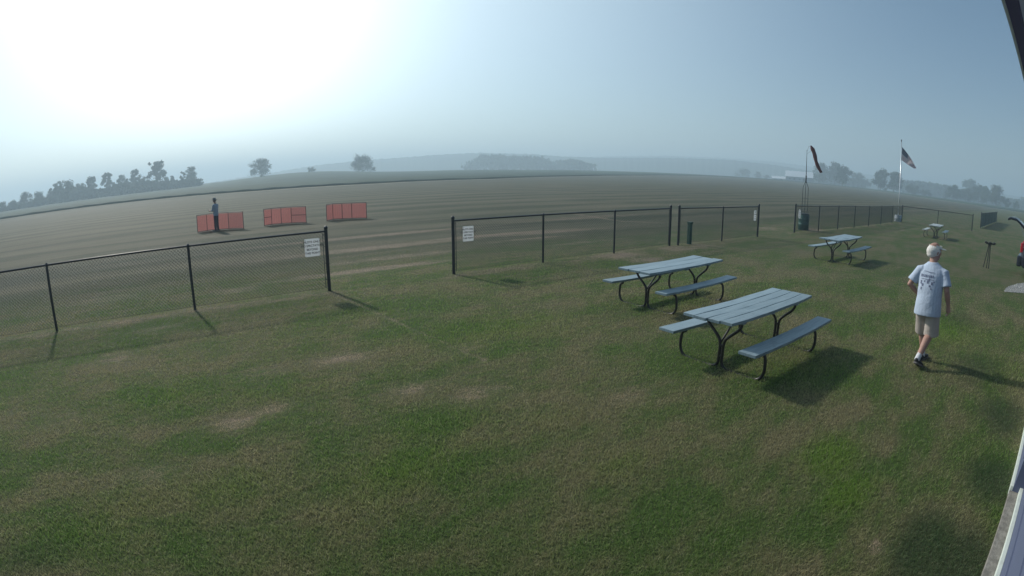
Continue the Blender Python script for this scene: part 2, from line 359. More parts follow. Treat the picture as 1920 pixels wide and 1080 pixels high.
# far hills
M_hill = mat('hill_woods', (0.030, 0.048, 0.024), 0.95, var=0.35, scale=0.02, spec=0.05)
def ridge(name, pts, D0, depth, rough):
    xs = [p[0] for p in pts]; az = []; el = []
    for px, py in pts: a, e = az_el(px, py); az.append(math.degrees(a)); el.append(e)
    A = np.arange(az[0], az[-1], 0.12); E = np.interp(A, az, el); V = []
    prof = [(-0.55, 0.0), (-0.35, .35), (-0.18, .72), (0, 1.0), (0.3, .8), (0.7, .3), (1.0, 0.0)]
    r2 = random.Random(hash(name) % 1000 if False else len(name) * 17)
    ph = [r2.uniform(0, 6.28) for _ in range(6)]
    for a, e in zip(A, E):
        h = D0 * math.tan(e) + CAM_H
        h += rough * (math.sin(a * 9 + ph[0]) * .35 + math.sin(a * 23 + ph[1]) * .3 + math.sin(a * 47 + ph[2]) * .25 + r2.uniform(-.25, .25))
        fade = min(1, (a - A[0]) / 2.5, (A[-1] - a) / 2.5)
        for q, k in prof:
            D = D0 + q * depth; V.append((D * math.sin(R(a)), D * math.cos(R(a)), -3 + (h + 3) * k * (fade if rough else 1) + (r2.uniform(-.6, .6) * rough if 0 < k < 1 else 0)))
    n = len(prof)
    F = [(r * n + c, r * n + c + 1, (r + 1) * n + c + 1, (r + 1) * n + c) for r in range(len(A) - 1) for c in range(n - 1)]
    return tag(np_mesh(name, V, F, M_hill), kind='structure')
ridge('hills', [(330, 352), (420, 338), (520, 322), (600, 309), (700, 299), (760, 295), (820, 290), (900, 286.5), (960, 288), (1000, 289), (1050, 293), (1120, 296),
                (1200, 296), (1300, 297), (1380, 301), (1450, 309), (1500, 317), (1600, 333), (1700, 341), (1800, 357), (1900, 373), (1960, 384)], 1080, 330, 1.3)
ridge('far_hills', [(640, 306), (720, 301), (800, 296), (1100, 294), (1250, 292), (1350, 296), (1450, 303), (1560, 318), (1680, 334), (1780, 347), (1900, 367), (1960, 378)], 1600, 300, 1.6)

# ------------------------------------------------------------------ trees
M_leaf = [mat('foliage_%s' % n_, c, 0.8, var=0.35, scale=0.35, spec=0.1) for n_, c in (('dark', (0.045, 0.070, 0.030)), ('mid', (0.055, 0.085, 0.036)), ('olive', (0.068, 0.082, 0.040)))]
M_bark = mat('bark', (0.10, 0.085, 0.07), 0.9, var=0.3, scale=6, spec=0.1)
def crown_mesh(name, parent, H, Wd, base, m, seed, clumps, leaf=0.42, per=60, airy=0.0):
    r = np.random.default_rng(seed); C = []
    nl = 3 + int(clumps / 7); lobes = []
    for q in range(nl):
        tq = .12 + .80 * ((q + r.uniform(.2, .8)) / nl); pq = math.sin(math.pi * min(1, .26 + .68 * tq)) ** .5; aq = seed + q * 2.4 + r.uniform(-.4, .4); rq = Wd * .30 * pq * r.uniform(.6, 1.2)
        lobes.append((rq * math.cos(aq), rq * math.sin(aq), base + (H - base) * tq))
    for k in range(clumps):
        if k % 5:
            lb = lobes[k % nl]; off = r.normal(size=3) * [Wd * .10, Wd * .10, (H - base) * .07]
            C.append((lb[0] + off[0], lb[1] + off[1], min(lb[2] + off[2], H * .93), (0.09 + 0.09 * r.uniform()) * Wd * (1 - .35 * airy))); continue
        t = r.uniform(0, 1) ** 0.8; z = base + (H - base) * (0.08 + 0.84 * t)
        prof = math.sin(math.pi * min(1, 0.26 + 0.68 * t)) ** 0.5
        rad = Wd / 2 * prof * math.sqrt(r.uniform(0, 1)) * 0.80; an = r.uniform(0, 2 * math.pi)
        C.append((rad * math.cos(an), rad * math.sin(an), z, (0.13 + 0.11 * r.uniform()) * Wd * (1 - .35 * airy)))
    C = np.array(C); n = clumps * per
    ci = np.repeat(np.arange(clumps), per); dirs = r.normal(size=(n, 3)); dirs /= np.linalg.norm(dirs, axis=1)[:, None]
    rad = r.uniform(0.3, 1.35, n) ** .8
    P = C[ci, :3] + dirs * (C[ci, 3] * rad)[:, None] * [1, 1, .8]
    a = r.normal(size=(n, 3)); a /= np.linalg.norm(a, axis=1)[:, None]; b = np.cross(a, dirs + .3 * r.normal(size=(n, 3))); b /= np.linalg.norm(b, axis=1)[:, None] + 1e-9
    s = leaf * r.uniform(.5, 1.2, n)[:, None]
    V = np.stack([P - a * s, P + b * s * .6, P + a * s, P - b * s * .6], 1).reshape(-1, 3); V[:, 2] = np.maximum(V[:, 2], 0.3)
    o = np_mesh(name, V, np.arange(4 * n).reshape(-1, 4), m, parent); return o, C
def tree(px, ytop, wpx, D, label, group=None, name='tree', seed=1, airy=0.0, low=0.12, mi=0, extra=0.0, clumps=26):
    az, el = az_el(px, ytop); zb = float(terrain(math.degrees(az), D)); Ht = D * math.tan(el) + CAM_H - zb + extra
    Wd = wpx / 1000 * D * 0.92 * 1.08
    t = thing(name, label, 'tree' if name == 'tree' else 'bush', (D * math.sin(az), D * math.cos(az), zb), random.uniform(0, 6), group)
    base = Ht * low
    lf = 0.035 * max(Ht, 5) * (D / 340) ** .3
    cr, C = crown_mesh('crown', t, Ht, Wd, base, M_leaf[mi], seed, int(clumps * 1.5), leaf=max(.3, lf), per=60, airy=airy)
    r = random.Random(seed); tm = MB(); tr = max(.12, Ht * .022)
    top = Vector((r.uniform(-.3, .3), r.uniform(-.3, .3), Ht * .72))
    tm.tube([(0, 0, -.3), (tr * .3, 0, Ht * .2), Vector((r.uniform(-.2, .2), 0, Ht * .45)), top], [tr, tr * .8, tr * .6, tr * .2], 7)
    for c in C[:10]:
        q = Vector(c[:3]); s0 = Vector((0, 0, min(q.z * .55, Ht * .5))); tm.tube([s0, (s0 + q) / 2 + Vector((0, 0, -.1)), q], [tr * .45, tr * .3, tr * .1], 5)
    tm.build('trunk', M_bark, t); return t
GL, GR = 'hedgerow trees on the left horizon', 'hazy trees beyond the field on the right'
LT = [(2, 379, 20, 300, 0, 'low rounded tree cut by the left edge of the frame'),
      (24, 377, 22, 310, 0, 'small low tree second from the left edge on the horizon'),
      (46, 361, 30, 310, 0, 'round-topped tree third from the left edge on the horizon'),
      (72, 360, 28, 310, 0, 'round-topped tree beside its slightly lower twin in the left tree line'),
      (95, 361, 22, 320, 0, 'short tree just left of the dense block in the left tree line'),
      (109, 339, 24, 320, 0, 'tall left shoulder of the dense block of hedgerow trees'),
      (131, 338, 32, 320, 0, 'broad middle tree of the dense block of hedgerow trees'),
      (151, 342, 22, 325, 0, 'right shoulder of the dense block of hedgerow trees'),
      (171, 331, 22, 325, .7, 'airy tree with sky showing under its crown, right of the dense block'),
      (200, 324, 24, 325, .7, 'slender airy tree standing alone between two sky gaps in the left tree line'),
      (214, 341, 12, 325, .5, 'little leaning tree right beside the slender airy tree'),
      (228, 328, 24, 325, .2, 'flat-topped tree just left of a taller peaked one in the left tree line'),
      (252, 318, 24, 325, .2, 'peaked tree at the middle of the right half of the left tree line'),
      (271, 331, 22, 325, .1, 'low tree between the peaked tree and the tallest hedgerow tree'),
      (293, 302, 36, 325, .5, 'tallest tree of the left tree line, wide crown with gaps above a forked trunk'),
      (312, 332, 16, 325, .3, 'short tree close to the right of the tallest hedgerow tree'),
      (323, 328, 12, 330, .3, 'thin pointed tree between the tallest tree and the last pair'),
      (341, 321, 15, 330, .2, 'smaller left tree of the last pair in the left tree line'),
      (358, 313, 27, 330, .3, 'ragged right tree of the last pair in the left tree line')]
for k, (px, yt, wp, D, ai, lb) in enumerate(LT):
    tree(px, yt, wp, D, lb, GL, seed=100 + k, airy=ai, low=.38 if ai > .45 else .08, mi=k % 2, clumps=30 if wp > 20 else 18)
tree(489, 299, 40, 350, 'lone round-crowned tree on the rise above the orange barriers', seed=204, low=.06, mi=0, airy=.2, clumps=44)
tree(679, 291, 44, 360, 'lone dense dome-shaped tree on the skyline right of the barriers', seed=202, low=.03, mi=0, clumps=46)
tree(584, 315, 16, 380, 'small bush on the skyline between the two lone trees', name='bush', seed=203, low=.02, clumps=12)
RT = [(1393, 318, 34, 650, 'wide low hazy tree clump farthest left on the right horizon'),
      (1422, 321, 17, 650, 'small hazy tree just left of the long white farm roof'),
      (1438, 328, 12, 650, 'tiny hazy tree touching the small white farm roof'),
      (1540, 307, 38, 520, 'large hazy tree behind the tail of the windsock'),
      (1566, 304, 28, 520, 'tallest hazy tree right of the barn'),
      (1581, 312, 36, 430, 'big dark round tree right of the barn, nearest of its clump'),
      (1609, 325, 28, 600, 'pale tree in the gap between the barn trees and the flagpole trees'),
      (1627, 337, 20, 600, 'short pale tree left of the flat-topped pair by the flagpole'),
      (1652, 317, 32, 440, 'flat-topped tree left of the flagpole'),
      (1677, 320, 30, 440, 'flat-topped tree seen behind the flagpole'),
      (1711, 347, 34, 450, 'low round tree just right of the flagpole'),
      (1736, 357, 22, 470, 'lowest bushy tree right of the flagpole'),
      (1753, 343, 20, 650, 'pale narrow tree between the flagpole and the dark right wood'),
      (1775, 347, 20, 560, 'small tree at the left end of the dark right wood'),
      (1790, 347, 30, 450, 'left rounded tree of the dark right wood'),
      (1820, 337, 30, 620, 'pale tall tree rising behind the dark right wood'),
      (1812, 353, 28, 450, 'low middle tree of the dark right wood'),
      (1836, 346, 28, 480, 'inner tree of the dark right wood under its pale tall neighbour'),
      (1852, 350, 26, 450, 'right-of-centre tree of the dark right wood'),
      (1870, 348, 28, 430, 'rounded tree ending the dark right wood'),
      (1889, 373, 14, 430, 'small bush-like tree at the right foot of the dark wood'),
      (1906, 377, 14, 450, 'small round tree standing alone above the parked car'),
      (1921, 367, 24, 700, 'pale tree cut by the right edge of the frame')]
for k, (px, yt, wp, D, lb) in enumerate(RT):
    tree(px, yt, wp, D, lb, GR, seed=300 + k, low=.04, mi=(k + 1) % 3, clumps=34 if wp > 25 else 20)
# low growth joining the left hedgerow
def thicket(name, label, cat, spans, D, dens, m, kind=None, leaf=.6, seed=5):
    r = np.random.default_rng(seed); P = []
    for x0, x1, y0, y1 in spans:
        for q in np.arange(x0, x1, dens):
            px = q + r.uniform(-dens, dens); yt = np.interp(q, [x0, x1], [y0, y1]) + r.uniform(-1.5, 2.0)
            az, el = az_el(px, yt); d = D * (1 + r.uniform(-.02, .02)); zb = float(terrain(math.degrees(az), d)); h = max(1.0, d * math.tan(el) + CAM_H - zb)
            n = int(18 + 2 * h); ph = r.uniform(0, 1, n) ** .6
            P.append(np.stack([d * math.sin(az) + r.normal(0, .006 * d, n) * .8, d * math.cos(az) + r.normal(0, .006 * d, n) * .8, zb + h * ph * r.uniform(.85, 1, n)], 1))
    P = np.concatenate(P); n = len(P); a = r.normal(size=(n, 3)); a /= np.linalg.norm(a, axis=1)[:, None]
    b = np.cross(a, r.normal(size=(n, 3))); b /= np.linalg.norm(b, axis=1)[:, None]; s = leaf * r.uniform(.6, 1.3, n)[:, None]
    V = np.stack([P - a * s, P + b * s, P + a * s, P - b * s], 1).reshape(-1, 3)
    o = np_mesh(name, V, np.arange(4 * n).reshape(-1, 4), m); return tag(o, label, cat, kind=kind)
thicket('hedge', 'low tangled hedge joining the trees of the left tree line', 'hedge', [(-20, 60, 396, 379), (60, 100, 377, 368), (100, 165, 352, 351), (165, 215, 357, 351), (215, 300, 344, 339), (300, 372, 340, 336)], 318, 1.2, M_leaf[0], leaf=.9, seed=6)
thicket('distant_wood', 'hazy far-off wood under the hills at the middle of the horizon', 'wood',
        [(878, 905, 306, 292), (905, 972, 290, 293), (976, 1020, 293, 295), (1020, 1042, 296, 312), (1046, 1070, 303, 299), (1070, 1112, 298, 309), (1520, 1620, 325, 338), (1690, 1760, 338, 345), (1740, 1920, 343, 378)], 660, 2.0, M_leaf[1], kind='stuff', leaf=1.9, seed=8)

# ------------------------------------------------------------------ far farm buildings
M_white = mat('barn_white', (0.62, 0.64, 0.66), 0.6, var=.06); M_roofw = mat('metal_roof', (0.75, 0.77, 0.79), 0.35, var=.05, metal=.2); M_dkw = mat('barn_opening', (0.06, 0.06, 0.07), 0.8)
M_grey = mat('barn_grey', (0.33, 0.35, 0.36), .7, var=.08)
def barn(x0, x1, ytop, D, Lh, label, roof=.45, depth=14):
    a0, e = az_el(x0, ytop); a1, _ = az_el(x1, ytop); az = (a0 + a1) / 2; L = D * (a1 - a0); zb = float(terrain(math.degrees(az), D)); H = D * math.tan(e) + CAM_H - zb
    t = thing('farm_building', label, 'farm building', (D * math.sin(az), D * math.cos(az), zb), -az)
    hw = H * (1 - roof)
    MB().box((0, 0, hw / 2 - .5), (L, depth, hw + 1)).build('wall', M_grey if Lh else M_white, t)
    o = .5; V = [(-L / 2 - o, -depth / 2 - o, hw), (L / 2 + o, -depth / 2 - o, hw), (L / 2 + o, 0, H), (-L / 2 - o, 0, H), (-L / 2 - o, depth / 2 + o, hw), (L / 2 + o, depth / 2 + o, hw)]
    V2 = V + [(x, y, z + .25) for x, y, z in V]
    MB().add(V2, [(0, 1, 2, 3), (3, 2, 5, 4), (6, 9, 8, 7), (9, 10, 11, 8), (0, 3, 9, 6), (3, 4, 10, 9), (1, 7, 8, 2), (2, 8, 11, 5), (0, 6, 7, 1), (4, 5, 11, 10)]).build('roof', M_roofw, t)
    MB().add([(-L / 2, -depth / 2, hw), (-L / 2, depth / 2, hw), (-L / 2, 0, H - .2), (L / 2, -depth / 2, hw), (L / 2, depth / 2, hw), (L / 2, 0, H - .2)], [(0, 1, 2), (3, 5, 4), (0, 2, 5, 3), (1, 4, 5, 2)]).build('gable', M_white, t)
    MB().box((L * .2, -depth / 2 - .05, hw * .4), (L * .12, .12, hw * .8)).build('door', M_dkw, t)
    for k in (-.35, -.18, .02): MB().box((L * k, -depth / 2 - .04, hw * .55), (L * .05, .1, hw * .25)).build('window', M_dkw, t)
barn(1474, 1524, 320, 470, 1, 'long barn with a pale metal roof behind the windsock', .55)
barn(1448, 1473, 330, 480, 0, 'small low white-roofed shed left of the long barn', .6, 8)
barn(1066, 1120, 314.5, 800, 0, 'far low white farm building under the hills near the middle of the horizon', .6, 14)

# ------------------------------------------------------------------ fences
M_post = mat('black_vinyl_pipe', (0.018, 0.022, 0.030), 0.35, var=.2, spec=.5); M_wire = mat('vinyl_wire', (0.045, 0.055, 0.058), 0.35, spec=.6)
M_slat = mat('green_slat', (0.02, 0.085, 0.075), .5, var=.2)
def link_mesh(A, B, z0, z1, pitch=.0707, r=.0024):
    """woven wire: two families of slanting wires, one either side of the fabric's plane"""
    d = Vector((B[0] - A[0], B[1] - A[1], 0)); L = d.length; d.normalize(); nrm = Vector((-d.y, d.x, 0)); h = z1 - z0; mb = MB(); A = Vector((A[0], A[1], 0))
    for sgn in (1, -1):
        c = -h if sgn > 0 else 0.0
        s = -h
        while s < L + h:
            # wire through (s, 0) with slope sgn
            a = (s, 0.0); b = (s + sgn * h, h)
            x0, x1 = a[0], b[0]
            t0, t1 = 0.0, 1.0
            dx = x1 - x0
            lo, hi = (0 - x0) / dx, (L - x0) / dx
            if lo > hi: lo, hi = hi, lo
            t0, t1 = max(0, lo), min(1, hi)
            if t1 - t0 > .01:
                off = nrm * (r * .9 * sgn)
                mb.tube([A + d * (x0 + dx * t0) + Vector((0, 0, z0 + h * t0)) + off, A + d * (x0 + dx * t1) + Vector((0, 0, z0 + h * t1)) + off], r, 3, caps=False)
            s += pitch
    return mb
def fence(label, posts, ends, group=None, slat=False, H=1.27, low=.07, fat=None, rail_r=.021):
    """posts: ground points; ends: indices of the stout terminal posts"""
    p0 = Vector(posts[0]); t = thing('chain_link_fence', label, 'fence', (p0.x, p0.y, 0), 0, group)
    q = [Vector((p[0] - p0.x, p[1] - p0.y, 0)) for p in posts]
    for k, p in enumerate(q):
        e = k in ends; r = (.038 if e else .028); h = H + (.07 if e else .0)
        po = MB().tube([p + Vector((0, 0, -.2)), p + Vector((0, 0, h))], r, 12).build('post', M_post, t, smooth=False)
        cap = MB().lathe([(r * 1.15, -.02), (r * 1.15, .012), (r * .8, .035), (.004, .05)], p + Vector((0, 0, h)), 12)
        cap.build('post_cap', M_post, po, smooth=True)
    mb = MB()
    for a, b in zip(q[:-1], q[1:]): mb.tube([a + Vector((0, 0, H)), b + Vector((0, 0, H))], rail_r, 8)
    mb.build('top_rail', M_post, t)
    ms = MB(); 
    for a, b in zip(q[:-1], q[1:]):
        far = max((a + p0).length, (b + p0).length)
        off = Vector((0, 0, 0)); m1 = link_mesh(a, b, low, H - .01, pitch=.0707 if far < 45 else .1, r=.0030 if far < 25 else .0038); ms.add(m1.v, m1.f)
    ms.build('wire_mesh', M_wire, t)
    tw = MB()
    for a, b in zip(q[:-1], q[1:]): tw.tube([a + Vector((0, 0, low)), b + Vector((0, 0, low))], .0025, 4)
    for k in ends:                       # tension bars and the bands that hold them
        p = q[k]; nb = q[k + 1] if k + 1 < len(q) else q[k - 1]; d = (nb - p).normalized(); c = p + d * .075
        tw.tube([c + Vector((0, 0, low)), c + Vector((0, 0, H - .03))], .007, 4)
        for z in (.25, .6, .95, 1.2): tw.tube([p + Vector((0, 0, z - .012)), p + Vector((0, 0, z + .012))], .043, 10); tw.tube([p + Vector((0, 0, z)), c + Vector((0, 0, z))], .008, 4)
    tw.build('fittings', M_post, t)
    if slat:
        sm = MB()
        for a, b in zip(q[:-1], q[1:]):
            L = (b - a).length; d = (b - a).normalized(); n = int(L / .075)
            rot = Matrix.Rotation(math.atan2(d.y, d.x), 4, 'Z')
            for k in range(n): sm.box(a + d * (L * (k + .5) / n) + Vector((0, 0, .05 + (H - .1) / 2 + random.uniform(-.01, .01))), (.058, .006, H - .15), rot)
        sm.build('privacy_slats', M_slat, t)
    return t
d0 = Vector((2.39, 1.70, 0))
L1, L2, L3 = G(107, 620), G(366, 581), G(618, 545)
left_posts = [L1 - 2 * d0, L1 - d0, L1, L2, L3]
fence('black chain-link fence panel run at the left foreground ending at a capped post', left_posts, (4,))
M0, M1_, M2_, M3 = G(851, 514), G(1018, 492), G(1151, 475), G(1255, 461)
fence('three-bay black chain-link fence at the middle with a white notice at its left end', [M0, M1_, M2_, M3], (0, 3))
Q0, Q1, Q2 = G(1271, 460), G(1353, 452), G(1420, 444)
fence('short two-bay chain-link fence in front of the green utility pedestal', [Q0, Q1, Q2], (0, 2))
W = [G(1489, 436), G(1534, 433), G(1570, 430), G(1601, 427), G(1628, 424), G(1651, 421), G(1672, 418), G(1690, 416)]
E_ = G(1822, 433); Wm = (W[-1] + E_) / 2
fence('long many-bay chain-link fence from the green barrel round the corner by the flagpole', W + [Wm, E_], (0, 7, 9))
fa, fb = G(1838, 428), G(1868, 416.5)
fence('far fence run filled with dark green privacy slats', [fa + (fb - fa) * k / 5 for k in range(6)], (0, 5), slat=True, H=1.4)

# notices on the fences
M_sign = mat('sign_white', (0.86, 0.87, 0.88), .5, transl=.5); M_ink = mat('sign_ink', (0.03, 0.03, 0.035), .6)
def text_mesh(lines, size, parent, m, name='lettering', gap=1.25, depth=.001):
    mb_v, mb_f = [], []
    for k, (ln, s) in enumerate(lines):
        c = bpy.data.curves.new('t', 'FONT'); c.body = ln; c.size = size * s; c.align_x = 'CENTER'; c.align_y = 'CENTER'; c.offset = size * .018; c.extrude = depth; c.resolution_u = 3
        o = bpy.data.objects.new('t', c); sc.collection.objects.link(o); dg = bpy.context.evaluated_depsgraph_get()
        me = bpy.data.meshes.new_from_object(o.evaluated_get(dg)); b = len(mb_v); z = (len(lines) - 1) / 2 * size * gap - k * size * gap
        mb_v += [(v.co.x, -v.co.z, v.co.y + z) for v in me.vertices]; mb_f += [tuple(b + q for q in p.vertices) for p in me.polygons]
        bpy.data.objects.remove(o); bpy.data.curves.remove(c)
    mb = MB(); mb.add(mb_v, mb_f); return mb.build(name, m, parent)
def notice(A, B, x, y, wd, ht, lines, size, label, rnd=.0):
    c = on_plane(x, y, A, B); d = (B - A).normalized(); rz = math.atan2(d.y, d.x); nrm = Vector((d.y, -d.x, 0))
    t = thing('notice_sign', label, 'sign', c + nrm * .022, rz, 'white notices wired to the fences')
    n = 6; pts = []
    rr = .02 if not rnd else rnd
    for cx, cz, a0 in ((wd / 2 - rr, ht / 2 - rr, 0), (-wd / 2 + rr, ht / 2 - rr, 90), (-wd / 2 + rr, -ht / 2 + rr, 180), (wd / 2 - rr, -ht / 2 + rr, 270)):
        for k in range(n + 1): a = R(a0 + 90 * k / n); pts.append((cx + rr * math.cos(a), cz + rr * math.sin(a)))
    N = len(pts); V = [(x_, -.002, z_) for x_, z_ in pts] + [(x_, .002, z_) for x_, z_ in pts]
    MB().add(V, [tuple(range(N)), tuple(reversed(range(N, 2 * N)))] + [(k, k + N, (k + 1) % N + N, (k + 1) % N) for k in range(N)]).build('board', M_sign, t)
    for k, ln in enumerate(lines):
        lt = text_mesh([ln], size, t, M_ink); lt.location = (0, -.0045, ((len(lines) - 1) / 2 - k) * size * 1.25)
    for sx in (-1, 1):
        for sz in (-1, 1): MB().tube([(sx * (wd / 2 - .02), -.006, sz * (ht / 2 - .02)), (sx * (wd / 2 - .02), .03, sz * (ht / 2 - .02))], .005, 6).build('cable_tie', M_post, t)
    return t
LN = [('PILOTS ONLY', 1.0), ('NO SPECTATORS', 1.0), ('BEYOND', 1.0), ('THIS POINT', 1.0)]
notice(L2, L3, 585, 464, .33, .37, LN, .062, 'white four-line notice on the left fence beside its end post')
notice(M0, M1_, 877, 438, .30, .36, LN, .057, 'white four-line notice on the middle fence beside its first post')
notice(Q1, Q2, 1415, 404, .20, .42, [('NO', 1), ('DOGS', .8), ('IN', 1), ('PITS', .8)], .075, 'narrow white notice on the two-bay fence near its right post')
notice(W[0], W[1], 1498.5, 401, .20, .42, [('NO', 1), ('DOGS', .8), ('IN', 1), ('PITS', .8)], .075, 'narrow round-topped white notice in front of the green barrel', rnd=.095)

# ------------------------------------------------------------------ picnic tables
M_plank = mat('painted_plank', (0.215, 0.290, 0.335), .42, col2=(0.275, 0.36, 0.405), scale=5, bump=.25, bscale=30, spec=.5)
M_plank_old = mat('weathered_plank', (0.33, 0.37, 0.38), .5, col2=(0.45, 0.49, 0.49), scale=6, bump=.25, bscale=30, spec=.5)
M_frame = mat('dark_steel_tube', (0.030, 0.027, 0.027), .38, metal=.3, var=.3, spec=.5)
def wood(name, c1, c2, worn):
    m = bpy.data.materials.new(name); m.use_nodes = True; n = m.node_tree; p = n.nodes['Principled BSDF']; L = n.links
    tcn = n.nodes.new('ShaderNodeTexCoord'); oi = n.nodes.new('ShaderNodeObjectInfo'); mp = n.nodes.new('ShaderNodeMapping'); mp.inputs['Scale'].default_value = (1.2, 22, 8); L.new(tcn.outputs['Object'], mp.inputs[0])
    g1 = n.nodes.new('ShaderNodeTexNoise'); g1.inputs['Scale'].default_value = 2.2; g1.inputs['Detail'].default_value = 6; L.new(mp.outputs[0], g1.inputs['Vector'])
    g2 = n.nodes.new('ShaderNodeTexNoise'); g2.inputs['Scale'].default_value = 3.0; g2.inputs['Detail'].default_value = 6; g2.inputs['Roughness'].default_value = .75; L.new(tcn.outputs['Object'], g2.inputs['Vector'])
    r1 = n.nodes.new('ShaderNodeValToRGB'); r1.color_ramp.elements[0].position = .35; r1.color_ramp.elements[1].position = .62; r1.color_ramp.elements[0].color = (*c1, 1); r1.color_ramp.elements[1].color = (*c2, 1); L.new(g1.outputs['Fac'], r1.inputs['Fac'])
    r2 = n.nodes.new('ShaderNodeMapRange'); r2.inputs['From Min'].default_value = .58; r2.inputs['From Max'].default_value = .70; r2.inputs['To Max'].default_value = .7; L.new(g2.outputs['Fac'], r2.inputs['Value'])
    mx = n.nodes.new('ShaderNodeMix'); mx.data_type = 'RGBA'; mx.inputs[7].default_value = (*worn, 1); L.new(r2.outputs[0], mx.inputs[0]); L.new(r1.outputs[0], mx.inputs[6])
    hv = n.nodes.new('ShaderNodeHueSaturation'); ma = n.nodes.new('ShaderNodeMath'); ma.operation = 'MULTIPLY_ADD'; ma.inputs[1].default_value = .28; ma.inputs[2].default_value = .86; L.new(oi.outputs['Random'], ma.inputs[0]); L.new(ma.outputs[0], hv.inputs['Value'])
    L.new(mx.outputs[2], hv.inputs['Color']); L.new(hv.outputs[0], p.inputs['Base Color']); p.inputs['Roughness'].default_value = .45
    b = n.nodes.new('ShaderNodeBump'); b.inputs['Strength'].default_value = .35; b.inputs['Distance'].default_value = .004; L.new(g1.outputs['Fac'], b.inputs['Height']); L.new(b.outputs[0], p.inputs['Normal']); return m
M_plank = wood('painted_plank', (.175, .245, .285), (.255, .335, .375), (.13, .16, .17)); M_plank_old = wood('weathered_plank', (.31, .35, .36), (.44, .48, .48), (.22, .23, .22))
L_, W_, ZT, OB, WB, ZB = 2.44, .72, .745, .62, .245, .455
def arc(pts, n=6):
    """round the corners of a polyline (Chaikin)"""
    p = [Vector(q) for q in pts]
    for _ in range(3):
        r = [p[0]]
        for a, b in zip(p[:-1], p[1:]): r += [a.lerp(b, .25), a.lerp(b, .75)]
        r.append(p[-1]); p = r
    return p
def picnic(name_label, loc, az, planks=4, pm=None, seed=1):
    t = thing('picnic_table', name_label, 'picnic table', loc, R(90) - az, 'picnic tables on the lawn')
    r = random.Random(seed); pw_ = W_ / planks
    for k in range(planks):
        y = -W_ / 2 + pw_ * (k + .5); sag = MB(); n = 8; V = []; ln = L_ + r.uniform(-.03, .03); x0 = -ln / 2 + r.uniform(-.025, .025)
        for s in range(n + 1):
            x = x0 + ln * s / n; dz = -.018 * (1 - (2 * s / n - 1) ** 2) + .004 * r.uniform(-1, 1)
            for yy in (-pw_ / 2 + .005, pw_ / 2 - .005):
                V += [(x, y + yy, ZT - .038 + dz), (x, y + yy, ZT + dz)]
        F = []
        for s in range(n):
            a = 4 * s; b = a + 4; F += [(a + 1, b + 1, b + 3, a + 3), (a, a + 2, b + 2, b), (a, b, b + 1, a + 1), (a + 2, a + 3, b + 3, b + 2)]
        F += [(0, 1, 3, 2), (4 * n, 4 * n + 2, 4 * n + 3, 4 * n + 1)]
        sag.add(V, F); sag.build('tabletop_plank', pm, t, bevel=.004)
    cl = MB()
    for x in (-.42 * L_ + .22, 0, .42 * L_ - .22): cl.box((x, 0, ZT - .073), (.09, W_ * .86, .038))
    cl.build('cleat', pm, t, bevel=.003)
    for s in (-1, 1):
        V = []; n = 8; F = []
        for q in range(n + 1):
            x = -L_ / 2 + L_ * q / n; dz = -.02 * (1 - (2 * q / n - 1) ** 2)
            for yy in (-WB / 2, WB / 2): V += [(x, s * OB + yy, ZB - .038 + dz), (x, s * OB + yy, ZB + dz)]
        for q in range(n):
            a = 4 * q; b = a + 4; F += [(a + 1, b + 1, b + 3, a + 3), (a, a + 2, b + 2, b), (a, b, b + 1, a + 1), (a + 2, a + 3, b + 3, b + 2)]
        F += [(0, 1, 3, 2), (4 * n, 4 * n + 2, 4 * n + 3, 4 * n + 1)]
        MB().add(V, F).build('bench_seat', pm, t, bevel=.004)
    for e in (-1, 1):
        x = e * .80; f = MB(); q = .021
        for s in (-1, 1):
            X = x + s * .0
            f.tube(arc([(x, s * .27, ZT - .055), (x, s * .27, ZT - .16), (x, s * .10, ZT - .30), (x, s * .025, ZT - .38), (x, s * .024, .16), (x, s * .026, .055), (x, s * .09, -.012),
                        (x, s * (OB - .20), -.014), (x, s * (OB - .11), -.008), (x, s * (OB - .01), .004), (x, s * (OB + .055), .10), (x, s * (OB + .055), .24), (x, s * (OB + .035), .34), (x, s * (OB - .025), ZB - .10), (x, s * (OB - .025), ZB - .06)]), q, 9)
            f.box((x, s * .27, ZT - .046 - .004), (.055, .12, .010)); f.box((x, s * OB, ZB - .052), (.055, .20, .012))
        f.box((x, 0, .30), (.03, .06, .03)); f.box((x, 0, .16), (.03, .06, .03))
        f.build('leg_frame', M_frame, t, smooth=True)
        b = MB(); b.tube([(x, .02, .34), (e * .45, .0, ZT - .085)], .014, 8); b.build('brace', M_frame, t)
    return t
picnic('nearest picnic table, four blue-grey planks, standing in front', (3.357, 6.624, 0), R(55.0), 4, M_plank, 1)
picnic('second picnic table, three blue-grey planks, just behind the nearest one', (3.098, 9.722, 0), R(53.0), 3, M_plank, 2)
picnic('blue-grey picnic table in front of the green barrel and long fence', (10.848, 15.168, 0), R(55.5), 4, M_plank, 3)
picnic('small far picnic table seen end-on by the flagpole fence', (24.757, 24.305, 0), R(51.7), 4, M_plank_old, 4)

